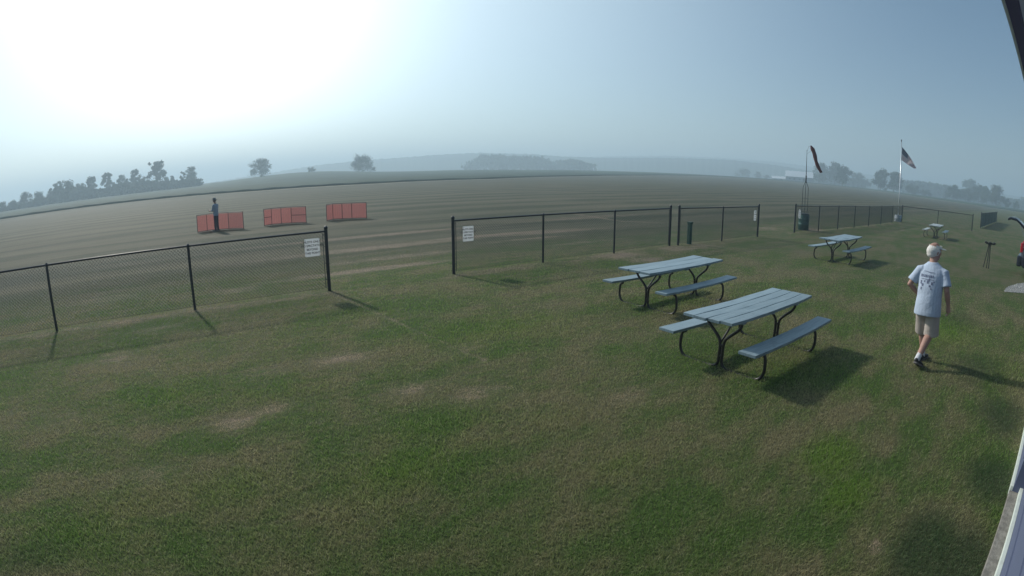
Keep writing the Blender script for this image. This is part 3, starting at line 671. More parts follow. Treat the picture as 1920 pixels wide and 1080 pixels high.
# ------------------------------------------------------------------ orange pilot barriers
M_net = mat('orange_net', (0.80, 0.42, 0.38), .7, transl=.5, spec=.2); M_bar = mat('barrier_frame', (0.10, 0.055, 0.055), .6)
M_twig = mat('net_mesh', (0.62, 0.17, 0.13), .7, transl=.4)
def barrier(pts, label, mids=()):
    P = [G(*p) for p in pts]; o = P[0].copy(); t = thing('pilot_barrier', label, 'barrier', o, 0, 'orange net barriers along the flight line')
    H = .87
    for k, (a, b) in enumerate(zip(P[:-1], P[1:])):
        a = a - o; b = b - o; d = (b - a).normalized(); L = (b - a).length; u = Vector((0, 0, 1)); pn = MB()
        # knitted safety net: close-set strands with thin gaps
        ns = int((H - .06) / .022)
        for q in range(ns): z = .045 + q * .022; pn.box((a + b) / 2 + u * (z + .008), (L - .03, .003, .0165), Matrix.Rotation(math.atan2(d.y, d.x), 4, 'Z'))
        nv = int(L / .09)
        for q in range(1, nv): pn.box(a + d * (L * q / nv) + u * (H / 2) + Vector((d.y, -d.x, 0)) * .003, (.012, .003, H - .08), Matrix.Rotation(math.atan2(d.y, d.x), 4, 'Z'))
        pn.build('net_panel', M_net, t)
        r = .014
        for hh in (H, .04) + ((H * .5,) if k in mids else ()): MB().tube([a + u * hh, b + u * hh], r, 8).build('rail', M_bar, t)
    for p in P: MB().tube([p - o + Vector((0, 0, 0)), p - o + Vector((0, 0, H + .01))], .017, 8).build('post', M_bar, t)
barrier([(371, 436.5), (389, 433.5), (408, 431.5), (429.5, 430), (457, 429.3)], 'orange net barrier behind the standing pilot')
barrier([(496, 424), (510, 422), (528, 420.3), (547, 419), (574.5, 418.3)], 'middle orange net barrier with cross-rails in its end panels', (0, 3))
barrier([(613, 415), (624.5, 412), (642, 411.3), (660, 410.6), (687.5, 409.6)], 'rightmost orange net barrier with its left panel folded back')

# ------------------------------------------------------------------ barrel, windsock, flagpole, pedestal, stand
M_barrel = mat('green_drum', (0.018, 0.085, 0.070), .45, var=.25, scale=4, spec=.4)
bp = G(1506, 431); t = thing('barrel', 'dark green trash barrel behind the first bay of the long fence', 'barrel', bp)
MB().lathe([(.26, 0), (.285, .02), (.285, .27), (.297, .285), (.285, .30), (.285, .54), (.297, .555), (.285, .57), (.285, .74), (.27, .78)], n=28).build('drum', M_barrel, t, smooth=True)
MB().lathe([(.275, .775), (.285, .79), (.28, .82), (.20, .85), (.02, .86)], n=28).build('lid', mat('drum_lid', (.02, .04, .045), .5), t, smooth=True)
M_dsteel = mat('dark_stand_steel', (0.035, 0.05, 0.06), .5, metal=.3)
az = math.atan2(bp.x, bp.y); wp = bp + Vector((math.sin(az), math.cos(az), 0)) * .55
t = thing('windsock', 'orange windsock hanging from a three-legged mast behind the green barrel', 'windsock', wp, -az)
for k in range(3):
    a = R(30 + 120 * k + 60); p = Vector((.17 * math.cos(a), .17 * math.sin(a), 0))
    MB().tube(arc([p, p + Vector((0, 0, 2.05)), p * .9 + Vector((0, 0, 2.2)), Vector((0, 0, 2.5)), Vector((0, 0, 2.75))]), .013, 7).build('leg', M_dsteel, t, smooth=True)
MB().tube([(0, 0, 2.5), (0, 0, 3.1), (0, 0, 4.1)], [.022, .018, .009], 8).build('mast', M_dsteel, t)
MB().tube([(0, 0, 2.42), (0, 0, 2.78)], .035, 10).build('collar', M_dsteel, t)
for z in (.9, 1.6): MB().tube([(.17 * math.cos(R(90 + 120 * k)), .17 * math.sin(R(90 + 120 * k)), z) for k in (0, 1, 2, 3)], .006, 5).build('leg_brace', M_dsteel, t)
m0 = Vector((.20, 0, 4.34)); m1 = Vector((.78, -.05, 2.98)); dv = (m1 - m0).normalized(); n = 14; vs = []
sx_ = dv.cross(Vector((0, 1, 0))).normalized(); sy_ = dv.cross(sx_)
rs = []
for s in range(15):
    q = s / 14; c = m0.lerp(m1, q) + sx_ * (.035 * math.sin(q * 7)) ; rr = .115 * (1 - .30 * q) * (1 + .08 * math.sin(q * 19)) * min(1, .3 + q * 5)
    for k in range(n): a = 2 * math.pi * k / n; vs.append(c + sx_ * math.cos(a) * rr + sy_ * math.sin(a) * rr * .75)
fs = [(s * n + k, s * n + (k + 1) % n, (s + 1) * n + (k + 1) % n, (s + 1) * n + k) for s in range(14) for k in range(n)]
M_sock = mat('sock_cloth', (0.22, 0.085, 0.075), .8, col2=(.15, .075, .085), scale=9, transl=.25)
MB().add(vs, fs).build('sock', M_sock, t, smooth=True)
hp = MB(); hp.tube([m0 + sx_ * math.cos(a) * .036 + sy_ * math.sin(a) * .028 for a in np.linspace(0, 6.283, 13)], .004, 5); hp.tube([(0, 0, 4.02), (.10, 0, 4.30), m0], .006, 5); hp.tube([(0, 0, 3.9), m0 + dv * .25], .004, 5)
hp.build('hoop', M_dsteel, t)

M_pole = mat('flagpole_metal', (0.62, 0.64, 0.66), .3, metal=.6, var=.05)
fp = G(1683, 415.5); az = math.atan2(fp.x, fp.y); t = thing('flagpole', 'tall white flagpole rising from a pale drum at the corner of the long fence', 'flagpole', fp, -az)
MB().tube([(0, 0, 0), (0, 0, 2), (0, 0, 6.45)], [.045, .042, .025], 12).build('pole', M_pole, t, smooth=True)
MB().ell((0, 0, 6.55), (.055, .055, .055)).tube([(0, 0, 6.42), (0, 0, 6.5)], .035, 10).build('finial', mat('finial', (.12, .12, .13), .4), t, smooth=True)
MB().tube([(.06, -.02, 1.2), (.062, -.02, 6.4)], .006, 4).build('halyard', M_pole, t)
t = thing('drum', 'pale grey drum of concrete at the foot of the flagpole', 'drum', fp + Vector((0, 0, .002)))
MB().lathe([(.285, 0), (.30, .02), (.30, .25), (.31, .26), (.30, .27), (.30, .52), (.30, .535), (.28, .535), (.28, .50), (.06, .50), (.055, .50)], n=26).build('drum_wall', mat('drum_pale', (.42, .47, .52), .6, var=.12), t, smooth=True)
# flag
def flag_mat():
    m = bpy.data.materials.new('flag_canton'); m.use_nodes = True; n = m.node_tree; p = n.nodes['Principled BSDF']; p.inputs['Roughness'].default_value = .8
    u = n.nodes.new('ShaderNodeUVMap'); mp = n.nodes.new('ShaderNodeMapping'); mp.inputs['Scale'].default_value = (11, 9, 1); n.links.new(u.outputs[0], mp.inputs[0])
    vo = n.nodes.new('ShaderNodeTexVoronoi'); vo.inputs['Randomness'].default_value = 0; vo.inputs['Scale'].default_value = 1; n.links.new(mp.outputs[0], vo.inputs['Vector'])
    lt = n.nodes.new('ShaderNodeMath'); lt.operation = 'LESS_THAN'; lt.inputs[1].default_value = .26; n.links.new(vo.outputs['Distance'], lt.inputs[0])
    mx = n.nodes.new('ShaderNodeMix'); mx.data_type = 'RGBA'; mx.inputs[6].default_value = (.012, .018, .07, 1); mx.inputs[7].default_value = (.6, .6, .62, 1)
    n.links.new(lt.outputs[0], mx.inputs[0]); n.links.new(mx.outputs[2], p.inputs['Base Color']); return m
M_fr = mat('flag_red', (.26, .015, .04), .8, transl=.2); M_fw = mat('flag_white', (.85, .85, .87), .8, transl=.4); M_fc = flag_mat()
fl = MB(); nx, ny = 26, 13; TL, BL, TR_, BR = Vector((.06, -.02, 6.02)), Vector((.03, -.02, 4.98)), Vector((1.36, .05, 4.42)), Vector((1.16, .0, 4.38)); V = []
for a in range(nx + 1):
    for b in range(ny + 1):
        s, q = a / nx, b / ny
        top = TL.lerp(TR_, s) + Vector((0, 0, .10 * math.sin(s * math.pi))); bot = BL.lerp(BR, s) + Vector((0, 0, -.02 * math.sin(s * 3.1)))
        p = top.lerp(bot, q) + Vector((0, .10 * math.sin(s * 9 + q * 2.5) * s ** .6 + .05 * math.sin(s * 17 + q * 5) * s, 0)); V.append(p)
fl.v = V
for a in range(nx):
    for b in range(ny):
        fl.f.append((a * (ny + 1) + b, (a + 1) * (ny + 1) + b, (a + 1) * (ny + 1) + b + 1, a * (ny + 1) + b + 1)); fl.mi.append(2 if (a < 11 and b < 7) else (b % 2))
o = fl.build('flag', [M_fr, M_fw, M_fc], None, smooth=True, loc=fp, rotz=-az)
uv = o.data.uv_layers.new(name='UVMap')
for pl in o.data.polygons:
    for li in pl.loop_indices:
        vi = o.data.loops[li].vertex_index; uv.data[li].uv = ((vi // (ny + 1)) / 11, 1 - (vi % (ny + 1)) / 7)
tag(o, 'drooping red, white and blue striped flag flying from the flagpole', 'flag')

M_ped = mat('pedestal_green', (.020, .070, .050), .5, var=.15)
pp = G(1292, 457.5); t = thing('utility_pedestal', 'narrow dark green utility pedestal behind the two-bay fence', 'utility box', pp, R(35))
MB().box((0, 0, .36), (.13, .13, .74)).build('housing', M_ped, t, bevel=.01); MB().box((0, 0, .75), (.165, .165, .07)).build('cap', M_ped, t, bevel=.012)
MB().box((0, -.069, .40), (.085, .008, .40)).build('door', M_ped, t, bevel=.003)

M_blk = mat('stand_black', (.016, .018, .020), .5, var=.2)
gp = G(1850.5, 503); az = math.atan2(gp.x, gp.y); t = thing('field_stand', 'small black three-legged stand alone on the lawn near the parked car', 'stand', gp, -az)
for x0, x1, y in ((-.02, -.01, .0), (.055, .03, .03), (-.14, -.035, .16)): MB().tube([(x0 * 1.2, y * .9, 0), (x1, y * .15, .92)], .017, 8).build('leg', M_blk, t)
h = MB().box((.02, 0, .94), (.38, .06, .06)); h.box((.0, 0, .91), (.14, .14, .06)); h.build('head', M_blk, t, bevel=.008)
for x in (-.155, .02, .20): MB().tube([(x - .03, -.07, .975), (x - .03, .07, .985)], .036, 10).tube([(x + .03, -.07, .97), (x + .03, .07, .97)], .030, 10).build('cradle', M_blk, t, smooth=True)

# ------------------------------------------------------------------ clubhouse the camera looks along
BU = Vector((.838, .546, 0)).normalized(); BW = Vector((.546, -.838, 0)).normalized()
def BP(s, p, z): return BU * s + BW * p + Vector((0, 0, z))
brot = Matrix.Rotation(math.atan2(BU.y, BU.x), 4, 'Z')
def bbox(mb, s0, s1, p0, p1, z0, z1): return mb.box(BP((s0 + s1) / 2, (p0 + p1) / 2, (z0 + z1) / 2), (s1 - s0, p1 - p0, z1 - z0), brot)
def siding(name, col):
    m = bpy.data.materials.new(name); m.use_nodes = True; n = m.node_tree; p = n.nodes['Principled BSDF']; p.inputs['Roughness'].default_value = .8; p.inputs['Specular IOR Level'].default_value = .2
    no = n.nodes.new('ShaderNodeTexNoise'); no.inputs['Scale'].default_value = 3; cr = n.nodes.new('ShaderNodeValToRGB')
    cr.color_ramp.elements[0].color = (*[c * .88 for c in col], 1); cr.color_ramp.elements[1].color = (*[c * 1.1 for c in col], 1)
    n.links.new(no.outputs['Fac'], cr.inputs['Fac']); n.links.new(cr.outputs[0], p.inputs['Base Color']); return m
M_sid = siding('blue_grey_siding', (.10, .12, .19)); M_trim = mat('white_trim', (.58, .63, .58), .5, var=.06, scale=12); M_conc = mat('concrete', (.20, .19, .17), .9, var=.25, scale=14, bump=.4)
M_fas = mat('fascia_navy', (.07, .06, .17), .45); M_sof = mat('soffit_pale', (.80, .84, .78), .7, var=.05); M_shing = mat('shingle', (.08, .08, .085), .9, var=.3)
S0 = 5.06
cb = thing('clubhouse', 'blue-grey sided building with white base trim along the right edge of the frame', 'building', (0, 0, 0))
bbox(MB(), -7, S0, .41, 6.4, .0, 3.16).build('wall', M_sid, cb)
bbox(MB(), S0, 13, .305, 6.4, .0, 3.158).build('wall', M_sid, cb)
lap = MB()
for k in range(7): 
    z = .38 + .40 * k
    lap.box(BP(-.97, .405, z), (2 * (S0 + .97) - .02, .014, .006), brot); lap.box(BP((S0 + 13) / 2, .300, z), (13 - S0 - .02, .014, .006), brot)
lap.build('siding_lap', M_sid, cb)
bbox(MB(), -7, S0, .372, .4085, .0, .11).build('base_trim', M_trim, cb, bevel=.004)
bbox(MB(), S0 + .003, 13, .272, .3035, .0, .10).build('base_trim', M_trim, cb, bevel=.004)
bbox(MB(), -7, S0, .275, .3715, -.1, .055).build('slab_edge', M_conc, cb, bevel=.006)
bbox(MB(), -7, 13, -.120, -.078, 3.10, 3.27).build('fascia', M_fas, cb); bbox(MB(), -7, 13, -.132, -.1205, 3.095, 3.29).build('drip_edge', M_trim, cb)
bbox(MB(), -7, 13, -.077, 6.3, 3.165, 3.20).build('soffit', M_sof, cb)
V = [BP(-7.2, -.14, 3.29), BP(13.2, -.14, 3.29), BP(13.2, 3.3, 4.5), BP(-7.2, 3.3, 4.5), BP(-7.2, 6.7, 3.29), BP(13.2, 6.7, 3.29)]; V = V + [v + Vector((0, 0, .06)) for v in V]
MB().add(V, [(0, 3, 2, 1), (3, 4, 5, 2), (6, 7, 8, 9), (9, 8, 11, 10), (0, 1, 7, 6), (1, 2, 8, 7), (2, 5, 11, 8), (5, 4, 10, 11), (4, 3, 9, 10), (3, 0, 6, 9)]).build('roof', M_shing, cb)

# gravel apron by the car
M_grv = mat('gravel_grey', (.16, .16, .15), .95, col2=(.34, .34, .33), scale=45, bump=.8, bscale=80, spec=.1)
gv = [(14.05, 10.35), (14.9, 10.15), (16.5, 10.3), (22, 11.2), (25, 12.6), (25, 14.6), (20.5, 12.75), (18.4, 12.05), (17.0, 11.65), (15.7, 11.25), (14.8, 10.85)]
o = MB().add([(x, y, .010) for x, y in gv], [tuple(range(len(gv)))]).build('gravel', M_grv); tag(o, kind='structure')
r = np.random.default_rng(3); mbs = MB(); cnt = 0
while cnt < 900:
    x, y = r.uniform(13.9, 19.5), r.uniform(10, 14)
    ins = False; q = len(gv) - 1
    for k in range(len(gv)):
        (x1, y1), (x2, y2) = gv[k], gv[q]
        if (y1 > y) != (y2 > y) and x < (x2 - x1) * (y - y1) / (y2 - y1) + x1: ins = not ins
        q = k
    if ins:
        s = r.uniform(.012, .035); mbs.ell((x, y, .012), (s, s * r.uniform(.6, 1), s * .6), n=5, m=4); cnt += 1
tag(mbs.build('gravel_stones', mat('stone_pale', (.36, .36, .35), .9, var=.3, scale=20)), kind='stuff', label='loose pale stones lying on the gravel apron', cat='stones')

# ------------------------------------------------------------------ parked car with raised tailgate (rear towards the lawn)
M_car = mat('car_dark_paint', (.018, .022, .035), .22, spec=.6, var=.05); M_glass = mat('car_glass', (.02, .025, .03), .08, spec=.7); M_tyre = mat('tyre', (.02, .02, .02), .85)
M_rim = mat('rim', (.4, .4, .42), .3, metal=.8); M_tail = mat('tail_lamp', (.45, .012, .03), .15, spec=.7); M_chr = mat('bright_trim', (.75, .78, .80), .15, metal=.9); M_in = mat('cargo_dark', (.012, .012, .014), .9)
cp = Vector((19.12, 13.38, 0)); car_rz = R(-58)      # local +X runs from the tail to the nose
t = thing('parked_car', 'dark estate car with its tailgate raised at the right edge of the frame', 'car', cp, car_rz)
def car_sec(x, zb, zs, wb, ws, zr=None, wr=None):
    return x, zb, zs, wb, ws, zr, wr
body = MB(); secs = [(-.02, .42, .98, .78, .84), (.10, .30, 1.02, .84, .90), (.6, .24, 1.04, .88, .92), (1.4, .24, 1.02, .88, .92), (2.6, .24, 1.00, .88, .92), (3.3, .24, .99, .88, .91), (3.9, .26, .92, .86, .86), (4.35, .32, .78, .78, .74), (4.5, .42, .66, .66, .62)]
n = 0; V = []
for x, zb, zs, wb, ws in secs:
    V += [(x, -wb, zb), (x, -ws, (zb + zs) / 2), (x, -ws * .97, zs - .08), (x, -ws * .9, zs), (x, ws * .9, zs), (x, ws * .97, zs - .08), (x, ws, (zb + zs) / 2), (x, wb, zb)]
F = [(a * 8 + k, a * 8 + (k + 1) % 8, (a + 1) * 8 + (k + 1) % 8, (a + 1) * 8 + k) for a in range(len(secs) - 1) for k in range(8)] + [tuple(range(8))[::-1], tuple((len(secs) - 1) * 8 + k for k in range(8))]
body.add(V, [f[::-1] for f in F]); body.build('body', M_car, t, smooth=False, bevel=.03)
cab = MB(); V = []
cs = [(.12, .95, 1.00, .80, .80), (.35, .95, 1.62, .82, .64), (.9, .96, 1.66, .82, .66), (2.2, .96, 1.62, .82, .66), (3.15, .96, 1.01, .80, .78)]
for x, z0, z1, w0, w1 in cs: V += [(x, -w0, z0), (x, -w1, z1), (x, w1, z1), (x, w0, z0)]
cab.add(V, [(a * 4 + k, (a + 1) * 4 + k, (a + 1) * 4 + (k + 1) % 4, a * 4 + (k + 1) % 4) for a in range(4) for k in range(3)] + [(0, 1, 2, 3), (16, 19, 18, 17)]); cab.build('cabin', M_glass, t, bevel=.02)
rf = MB(); V = []
for x, z, w_ in ((.22, 1.625, .63), (.9, 1.685, .655), (2.25, 1.645, .655)): V += [(x, -w_, z - .03), (x, -w_, z), (x, w_, z), (x, w_, z - .03)]
rf.add(V, [(a * 4 + k, a * 4 + (k + 1) % 4, (a + 1) * 4 + (k + 1) % 4, (a + 1) * 4 + k) for a in range(2) for k in range(4)] + [(3, 2, 1, 0), (8, 9, 10, 11)]); rf.build('roof', M_car, t, bevel=.012)
for s in (-1, 1):
    for a, b in (((.14, .81, .99), (.26, .66, 1.63)), ((1.0, .83, .99), (1.05, .665, 1.66)), ((2.05, .83, .99), (2.1, .665, 1.64)), ((3.15, .80, 1.0), (2.25, .665, 1.63))):
        MB().tube([(a[0], s * a[1], a[2]), (b[0], s * b[1], b[2])], .035, 8).build('pillar', M_car, t)
MB().box((.115, 0, .99), (.03, 1.45, .02)).box((-.03, 0, .98), (.12, 1.5, .05)).build('boot_sill', M_chr, t, bevel=.006)
MB().box((-.07, 0, .52), (.20, 1.70, .40)).build('bumper', M_car, t, bevel=.05)
MB().box((-.176, 0, .42), (.012, 1.2, .05)).build('bumper_trim', M_chr, t)
for s in (-1, 1):
    lm = MB().box((-.015, s * .76, 1.02), (.12, .20, .36)).build('tail_lamp', M_tail, t, bevel=.025)
    MB().box((-.08, s * .76, 1.08), (.012, .15, .07)).build('reverse_lens', M_chr, lm)
tg = MB()   # tailgate: glass half rising from the roof hinge, lower half bending out level
hx, hz = .20, 1.62; path = [(hx, hz), (-.05, 1.80), (-.25, 1.96), (-.36, 2.03), (-.62, 2.06), (-.73, 2.00)]
V = []
for i_, (x, z) in enumerate(path):
    w_ = .64 + .14 * min(1, i_ / 3); V += [(x, -w_, z), (x, -w_, z - .09), (x, w_, z - .09), (x, w_, z)]
tg.add(V, [(a * 4 + k, (a + 1) * 4 + k, (a + 1) * 4 + (k + 1) % 4, a * 4 + (k + 1) % 4) for a in range(5) for k in range(4)] + [(0, 1, 2, 3), (23, 22, 21, 20)])
tgo = tg.build('tailgate', M_car, t, bevel=.02)
gl = MB(); V = [(.12, -.52, 1.69), (.12, .52, 1.69), (-.22, .60, 1.95), (-.22, -.60, 1.95)]; V += [(x - .01, y, z + .008) for x, y, z in V]
gl.add(V, [(0, 1, 2, 3), (4, 7, 6, 5), (0, 4, 5, 1), (1, 5, 6, 2), (2, 6, 7, 3), (3, 7, 4, 0)]); gl.build('rear_window', M_glass, tgo)
MB().box((-.50, 0, 2.062), (.13, .5, .02)).build('number_plate_recess', M_chr, tgo)
for s in (-1, 1): MB().tube([(.16, s * .72, 1.10), (-.18, s * .68, 1.84)], .011, 6).build('gas_strut', M_chr, t)
for x in (.85, 3.55):
    for s in (-1, 1):
        y = s * .80; wh = MB()
        prof = [(.20, -.11), (.33, -.11), (.345, -.08), (.345, .08), (.33, .11), (.20, .11)]
        V = [(x + r_ * math.cos(a), y + dy, .345 + r_ * math.sin(a)) for r_, dy in prof for a in np.linspace(0, 2 * math.pi, 25)[:-1]]
        wh.add(V, [(a * 24 + k, (a + 1) * 24 + k, (a + 1) * 24 + (k + 1) % 24, a * 24 + (k + 1) % 24) for a in range(5) for k in range(24)])
        w0_ = wh.build('wheel', M_tyre, t, smooth=True)
        MB().tube([(x, y - .09, .345), (x, y + .09, .345)], .21, 20).build('rim', M_rim, w0_)

# ------------------------------------------------------------------ people
M_skin = mat('skin', (.37, .215, .17), .55, var=.12, scale=6, spec=.3); M_hair = mat('white_hair', (.70, .68, .64), .85, var=.1, scale=60, bump=.6, bscale=120)
M_tee = mat('light_blue_cotton', (.42, .49, .60), .9, var=.05, scale=5, bump=1.0, bscale=7, spec=.1); M_print = mat('shirt_print', (.12, .14, .22), .8)
M_short = mat('khaki_cotton', (.42, .375, .345), .9, var=.07, scale=6, bump=.5, bscale=9, spec=.1); M_sock_ = mat('white_sock', (.62, .63, .66), .9); M_shoe = mat('black_shoe', (.018, .018, .022), .6)
M_sole = mat('pale_sole', (.16, .15, .15), .8); M_visor = mat('white_visor', (.78, .78, .72), .8); M_eye = mat('eye', (.02, .02, .02), .3)
def hand(mb, w, d, side, pw=None, curl=.5, spread=None):
    """palm and five separate fingers; w wrist, d direction the hand points, side: unit vector from little finger to thumb"""
    d = d.normalized(); side = (side - d * side.dot(d)).normalized(); nrm = d.cross(side)
    if pw is not None and nrm.dot(pw) < 0: nrm = -nrm
    mb.tube([w - d * .02, w + d * .03, w + d * .085], [.026, .034, .036], 12, flat=1.0)
    c = w + d * .05
    for k, (o, ln) in enumerate(((.030, .070), (.010, .078), (-.010, .072), (-.029, .056))):
        b = w + d * .085 + side * o; a1 = b + (d * math.cos(curl * .5) + nrm * math.sin(curl * .5)) * ln * .45
        a2 = a1 + (d * math.cos(curl * 1.3) + nrm * math.sin(curl * 1.3)) * ln * .33; a3 = a2 + (d * math.cos(curl * 2) + nrm * math.sin(curl * 2)) * ln * .24
        mb.limb([b - d * .02, a1, a2, a3], [.0092, .0088, .0082, .0072], 8)
    b = w + d * .03 + side * .028; a1 = b + (d * .6 + side * .6 + nrm * .2).normalized() * .042; a2 = a1 + (d * .85 + side * .1 + nrm * .4).normalized() * .03
    mb.limb([b, a1, a2], [.013, .0105, .009], 8)
def head(parent_mb, hc, yaw, pitch=0.0, k=1.0):
    """skull, jaw, nose, ears, brow and lips into the body's mesh; returns the head's rotation"""
    Rm = (Matrix.Rotation(yaw, 4, 'Z') @ Matrix.Rotation(pitch, 4, 'X') @ Matrix.Scale(k, 4)); mb = parent_mb
    def A(v): return Vector(hc) + (Rm @ Vector(v))
    mb.ell(A((0, -.008, .018)), (.076, .096, .100), Rm, 18, 12); mb.ell(A((0, .026, -.050)), (.058, .066, .066), Rm, 16, 10)
    mb.ell(A((0, .072, -.088)), (.024, .020, .020), Rm); mb.limb([A((0, .086, .018)), A((0, .108, -.022))], [.010, .015], 8); mb.ell(A((0, .100, -.028)), (.019, .012, .010), Rm)
    for s in (-1, 1):
        mb.ell(A((s * .079, -.004, -.008)), (.010, .019, .031), Rm); mb.ell(A((s * .030, .082, .032)), (.024, .012, .008), Rm); mb.ell(A((s * .042, .066, -.022)), (.020, .018, .016), Rm)
    mb.ell(A((0, .088, -.056)), (.026, .012, .006), Rm); mb.ell(A((0, .086, -.068)), (.022, .012, .006), Rm)
    return Rm, A
def shoe(parent, c, ang, pitch, heel_up=0.0, nm='shoe'):
    """c: ankle ground point; foot points at yaw ang"""
    Rm = Matrix.Rotation(ang, 4, 'Z') @ Matrix.Rotation(pitch, 4, 'X'); mb = MB(); piv = Vector((0, .15, 0))
    def A(v): v = Vector(v); return Vector(c) + Matrix.Rotation(ang, 4, 'Z') @ (piv + (Matrix.Rotation(pitch, 4, 'X') @ (v - piv)))
    for y, rx, rz, z in ((-.055, .036, .045, .048), (-.01, .040, .050, .055), (.05, .044, .046, .048), (.11, .048, .036, .038), (.16, .046, .030, .033), (.20, .036, .024, .028)):
        mb.ell(A((0, y, z)), (rx, .055, rz), Rm, 12, 8)
    o = fused(nm, mb, M_shoe, parent, .008, 3)
    so_ = MB(); V = []; pr = [(-.095, .018), (-.08, .034), (-.02, .040), (.06, .044), (.13, .050), (.19, .044), (.235, .026), (.248, .006)]
    L = [(x, y) for y, x in pr] + [(-x, y) for y, x in reversed(pr)]
    V = [A((x, y, .0)) for x, y in L] + [A((x, y, .022)) for x, y in L]; N = len(L)
    so_.add(V, [tuple(reversed(range(N))), tuple(range(N, 2 * N))] + [(k, (k + 1) % N, (k + 1) % N + N, k + N) for k in range(N)]); so_.build('sole', M_sole, o)
    return A

# --- the man walking away across the lawn
mp_ = Vector((6.02, 5.80, 0)); heading = R(62)
man = thing('person', 'white-haired man in light blue T-shirt and khaki shorts walking away across the lawn', 'person', mp_, -heading)
hipL, kneeL, ankL = Vector((-.082, .015, .92)), Vector((-.095, .185, .50)), Vector((-.055, .20, .095))
hipR, kneeR, ankR = Vector((.078, .0, .92)), Vector((.070, .06, .49)), Vector((.020, -.275, .155))
shL, shR = Vector((-.185, .055, 1.375)), Vector((.180, .085, 1.365)); elL, wrL = Vector((-.315, -.01, 1.15)), Vector((-.235, .18, .99)); elR, wrR = Vector((.255, .03, 1.12)), Vector((.275, .13, .885))
hc = Vector((-.015, .160, 1.645)); yaw = R(-38)
man.rotation_euler = (R(.9), R(-3.2), -heading); man.scale = (1.07, 1.03, 1.0)
b = MB()
b.rings([(.82, 0, .0, .13, .10), (.92, 0, .0, .160, .12), (1.02, 0, .01, .155, .115), (1.15, 0, .03, .165, .115), (1.28, -.005, .06, .185, .115), (1.37, -.005, .075, .18, .10), (1.44, -.008, .09, .10, .075), (1.47, -.01, .095, .06, .06)])
b.limb([(-.01, .085, 1.42), (-.012, .12, 1.50), hc + Vector((0, -.01, -.05))], [.068, .062, .062]); Rm, A = head(b, hc, yaw, R(-6), 1.1)
b.limb([shL, shL.lerp(elL, .5), elL, elL.lerp(wrL, .35), wrL], [.058, .050, .040, .042, .027]); b.limb([shR, shR.lerp(elR, .5), elR, elR.lerp(wrR, .35), wrR], [.058, .050, .040, .042, .027])
hand(b, wrL, Vector((.35, .85, -.25)), Vector((.5, 0, .8)), Vector((1, 0, -.4)), .6); hand(b, wrR, Vector((.05, .22, -1)), Vector((-.3, 1, .1)), Vector((-1, 0, 0)), .55)
for h_, k_, a_ in ((hipL, kneeL, ankL), (hipR, kneeR, ankR)):
    cm = k_.lerp(a_, .32) + Vector((0, -.012, 0)); b.limb([h_, h_.lerp(k_, .5), k_, cm, k_.lerp(a_, .7), a_], [.070, .072, .058, .064, .047, .039])
body_o = fused('body', b, M_skin, man, .0065, 3)
# T-shirt with sleeves and hem
s = MB()
s.rings([(.745, 0, -.012, .208, .150), (.80, 0, -.008, .206, .152), (.92, 0, .0, .198, .148), (1.02, 0, .008, .188, .141), (1.15, 0, .025, .192, .138), (1.27, -.005, .055, .205, .138), (1.35, -.006, .072, .208, .124), (1.40, -.008, .082, .192, .106), (1.44, -.009, .09, .150, .090), (1.475, -.010, .098, .104, .078), (1.50, -.011, .105, .078, .070)])
for sh, el in ((shL, elL), (shR, elR)): s.tube([sh + Vector((-.05 if sh.x > 0 else .05, 0, .01)), sh, sh.lerp(el, .45), sh.lerp(el, .78)], [.066, .072, .074, .082], 16)
tee = fused('shirt', s, M_tee, man, .009, 3)
def torso_y(z, x):
    zz = [.745, .92, 1.02, 1.15, 1.27, 1.36, 1.42]; cy = np.interp(z, zz, [-.012, 0, .008, .025, .055, .072, .085]); rx = np.interp(z, zz, [.208, .198, .188, .192, .208, .212, .155]); ry = np.interp(z, zz, [.150, .148, .141, .138, .138, .122, .098])
    return cy - ry * math.sqrt(max(.05, 1 - (x / rx) ** 2))
pr = MB()
def mark(x0, x1, z0, z1):
    x0, x1, z0, z1 = -.035 + (x0 + .035) * 1.3, -.035 + (x1 + .035) * 1.3, 1.235 + (z0 - 1.2) * 1.3, 1.235 + (z1 - 1.2) * 1.3
    nx_ = max(1, int((x1 - x0) / .02)); nz_ = max(1, int((z1 - z0) / .02)); V = [(x0 + (x1 - x0) * a / nx_, torso_y(z0 + (z1 - z0) * c / nz_, x0 + (x1 - x0) * a / nx_) - .0035, z0 + (z1 - z0) * c / nz_) for a in range(nx_ + 1) for c in range(nz_ + 1)]
    pr.add(V, [(a * (nz_ + 1) + c, (a + 1) * (nz_ + 1) + c, (a + 1) * (nz_ + 1) + c + 1, a * (nz_ + 1) + c + 1) for a in range(nx_) for c in range(nz_)])
for k, (wd_) in enumerate((.014, .010, .014, .012, .008, .014, .012, .010)): mark(-.115 + k * .0205, -.115 + k * .0205 + wd_, 1.243, 1.272)
for x0, x1, z0, z1 in ((-.085, -.03, 1.305, 1.309), (-.03, .04, 1.298, 1.303), (-.11, .05, 1.222, 1.227), (-.112, -.092, 1.165, 1.205), (-.092, -.07, 1.145, 1.175), (-.10, -.085, 1.105, 1.135), (-.065, -.055, 1.19, 1.21), (.02, .04, 1.17, 1.20), (.0, .02, 1.145, 1.165), (.02, .035, 1.12, 1.135), (.045, .06, 1.195, 1.208), (-.03, -.012, 1.18, 1.215), (-.012, .0, 1.205, 1.238)): mark(x0, x1, z0, z1)
pr.build('back_print', M_print, tee)
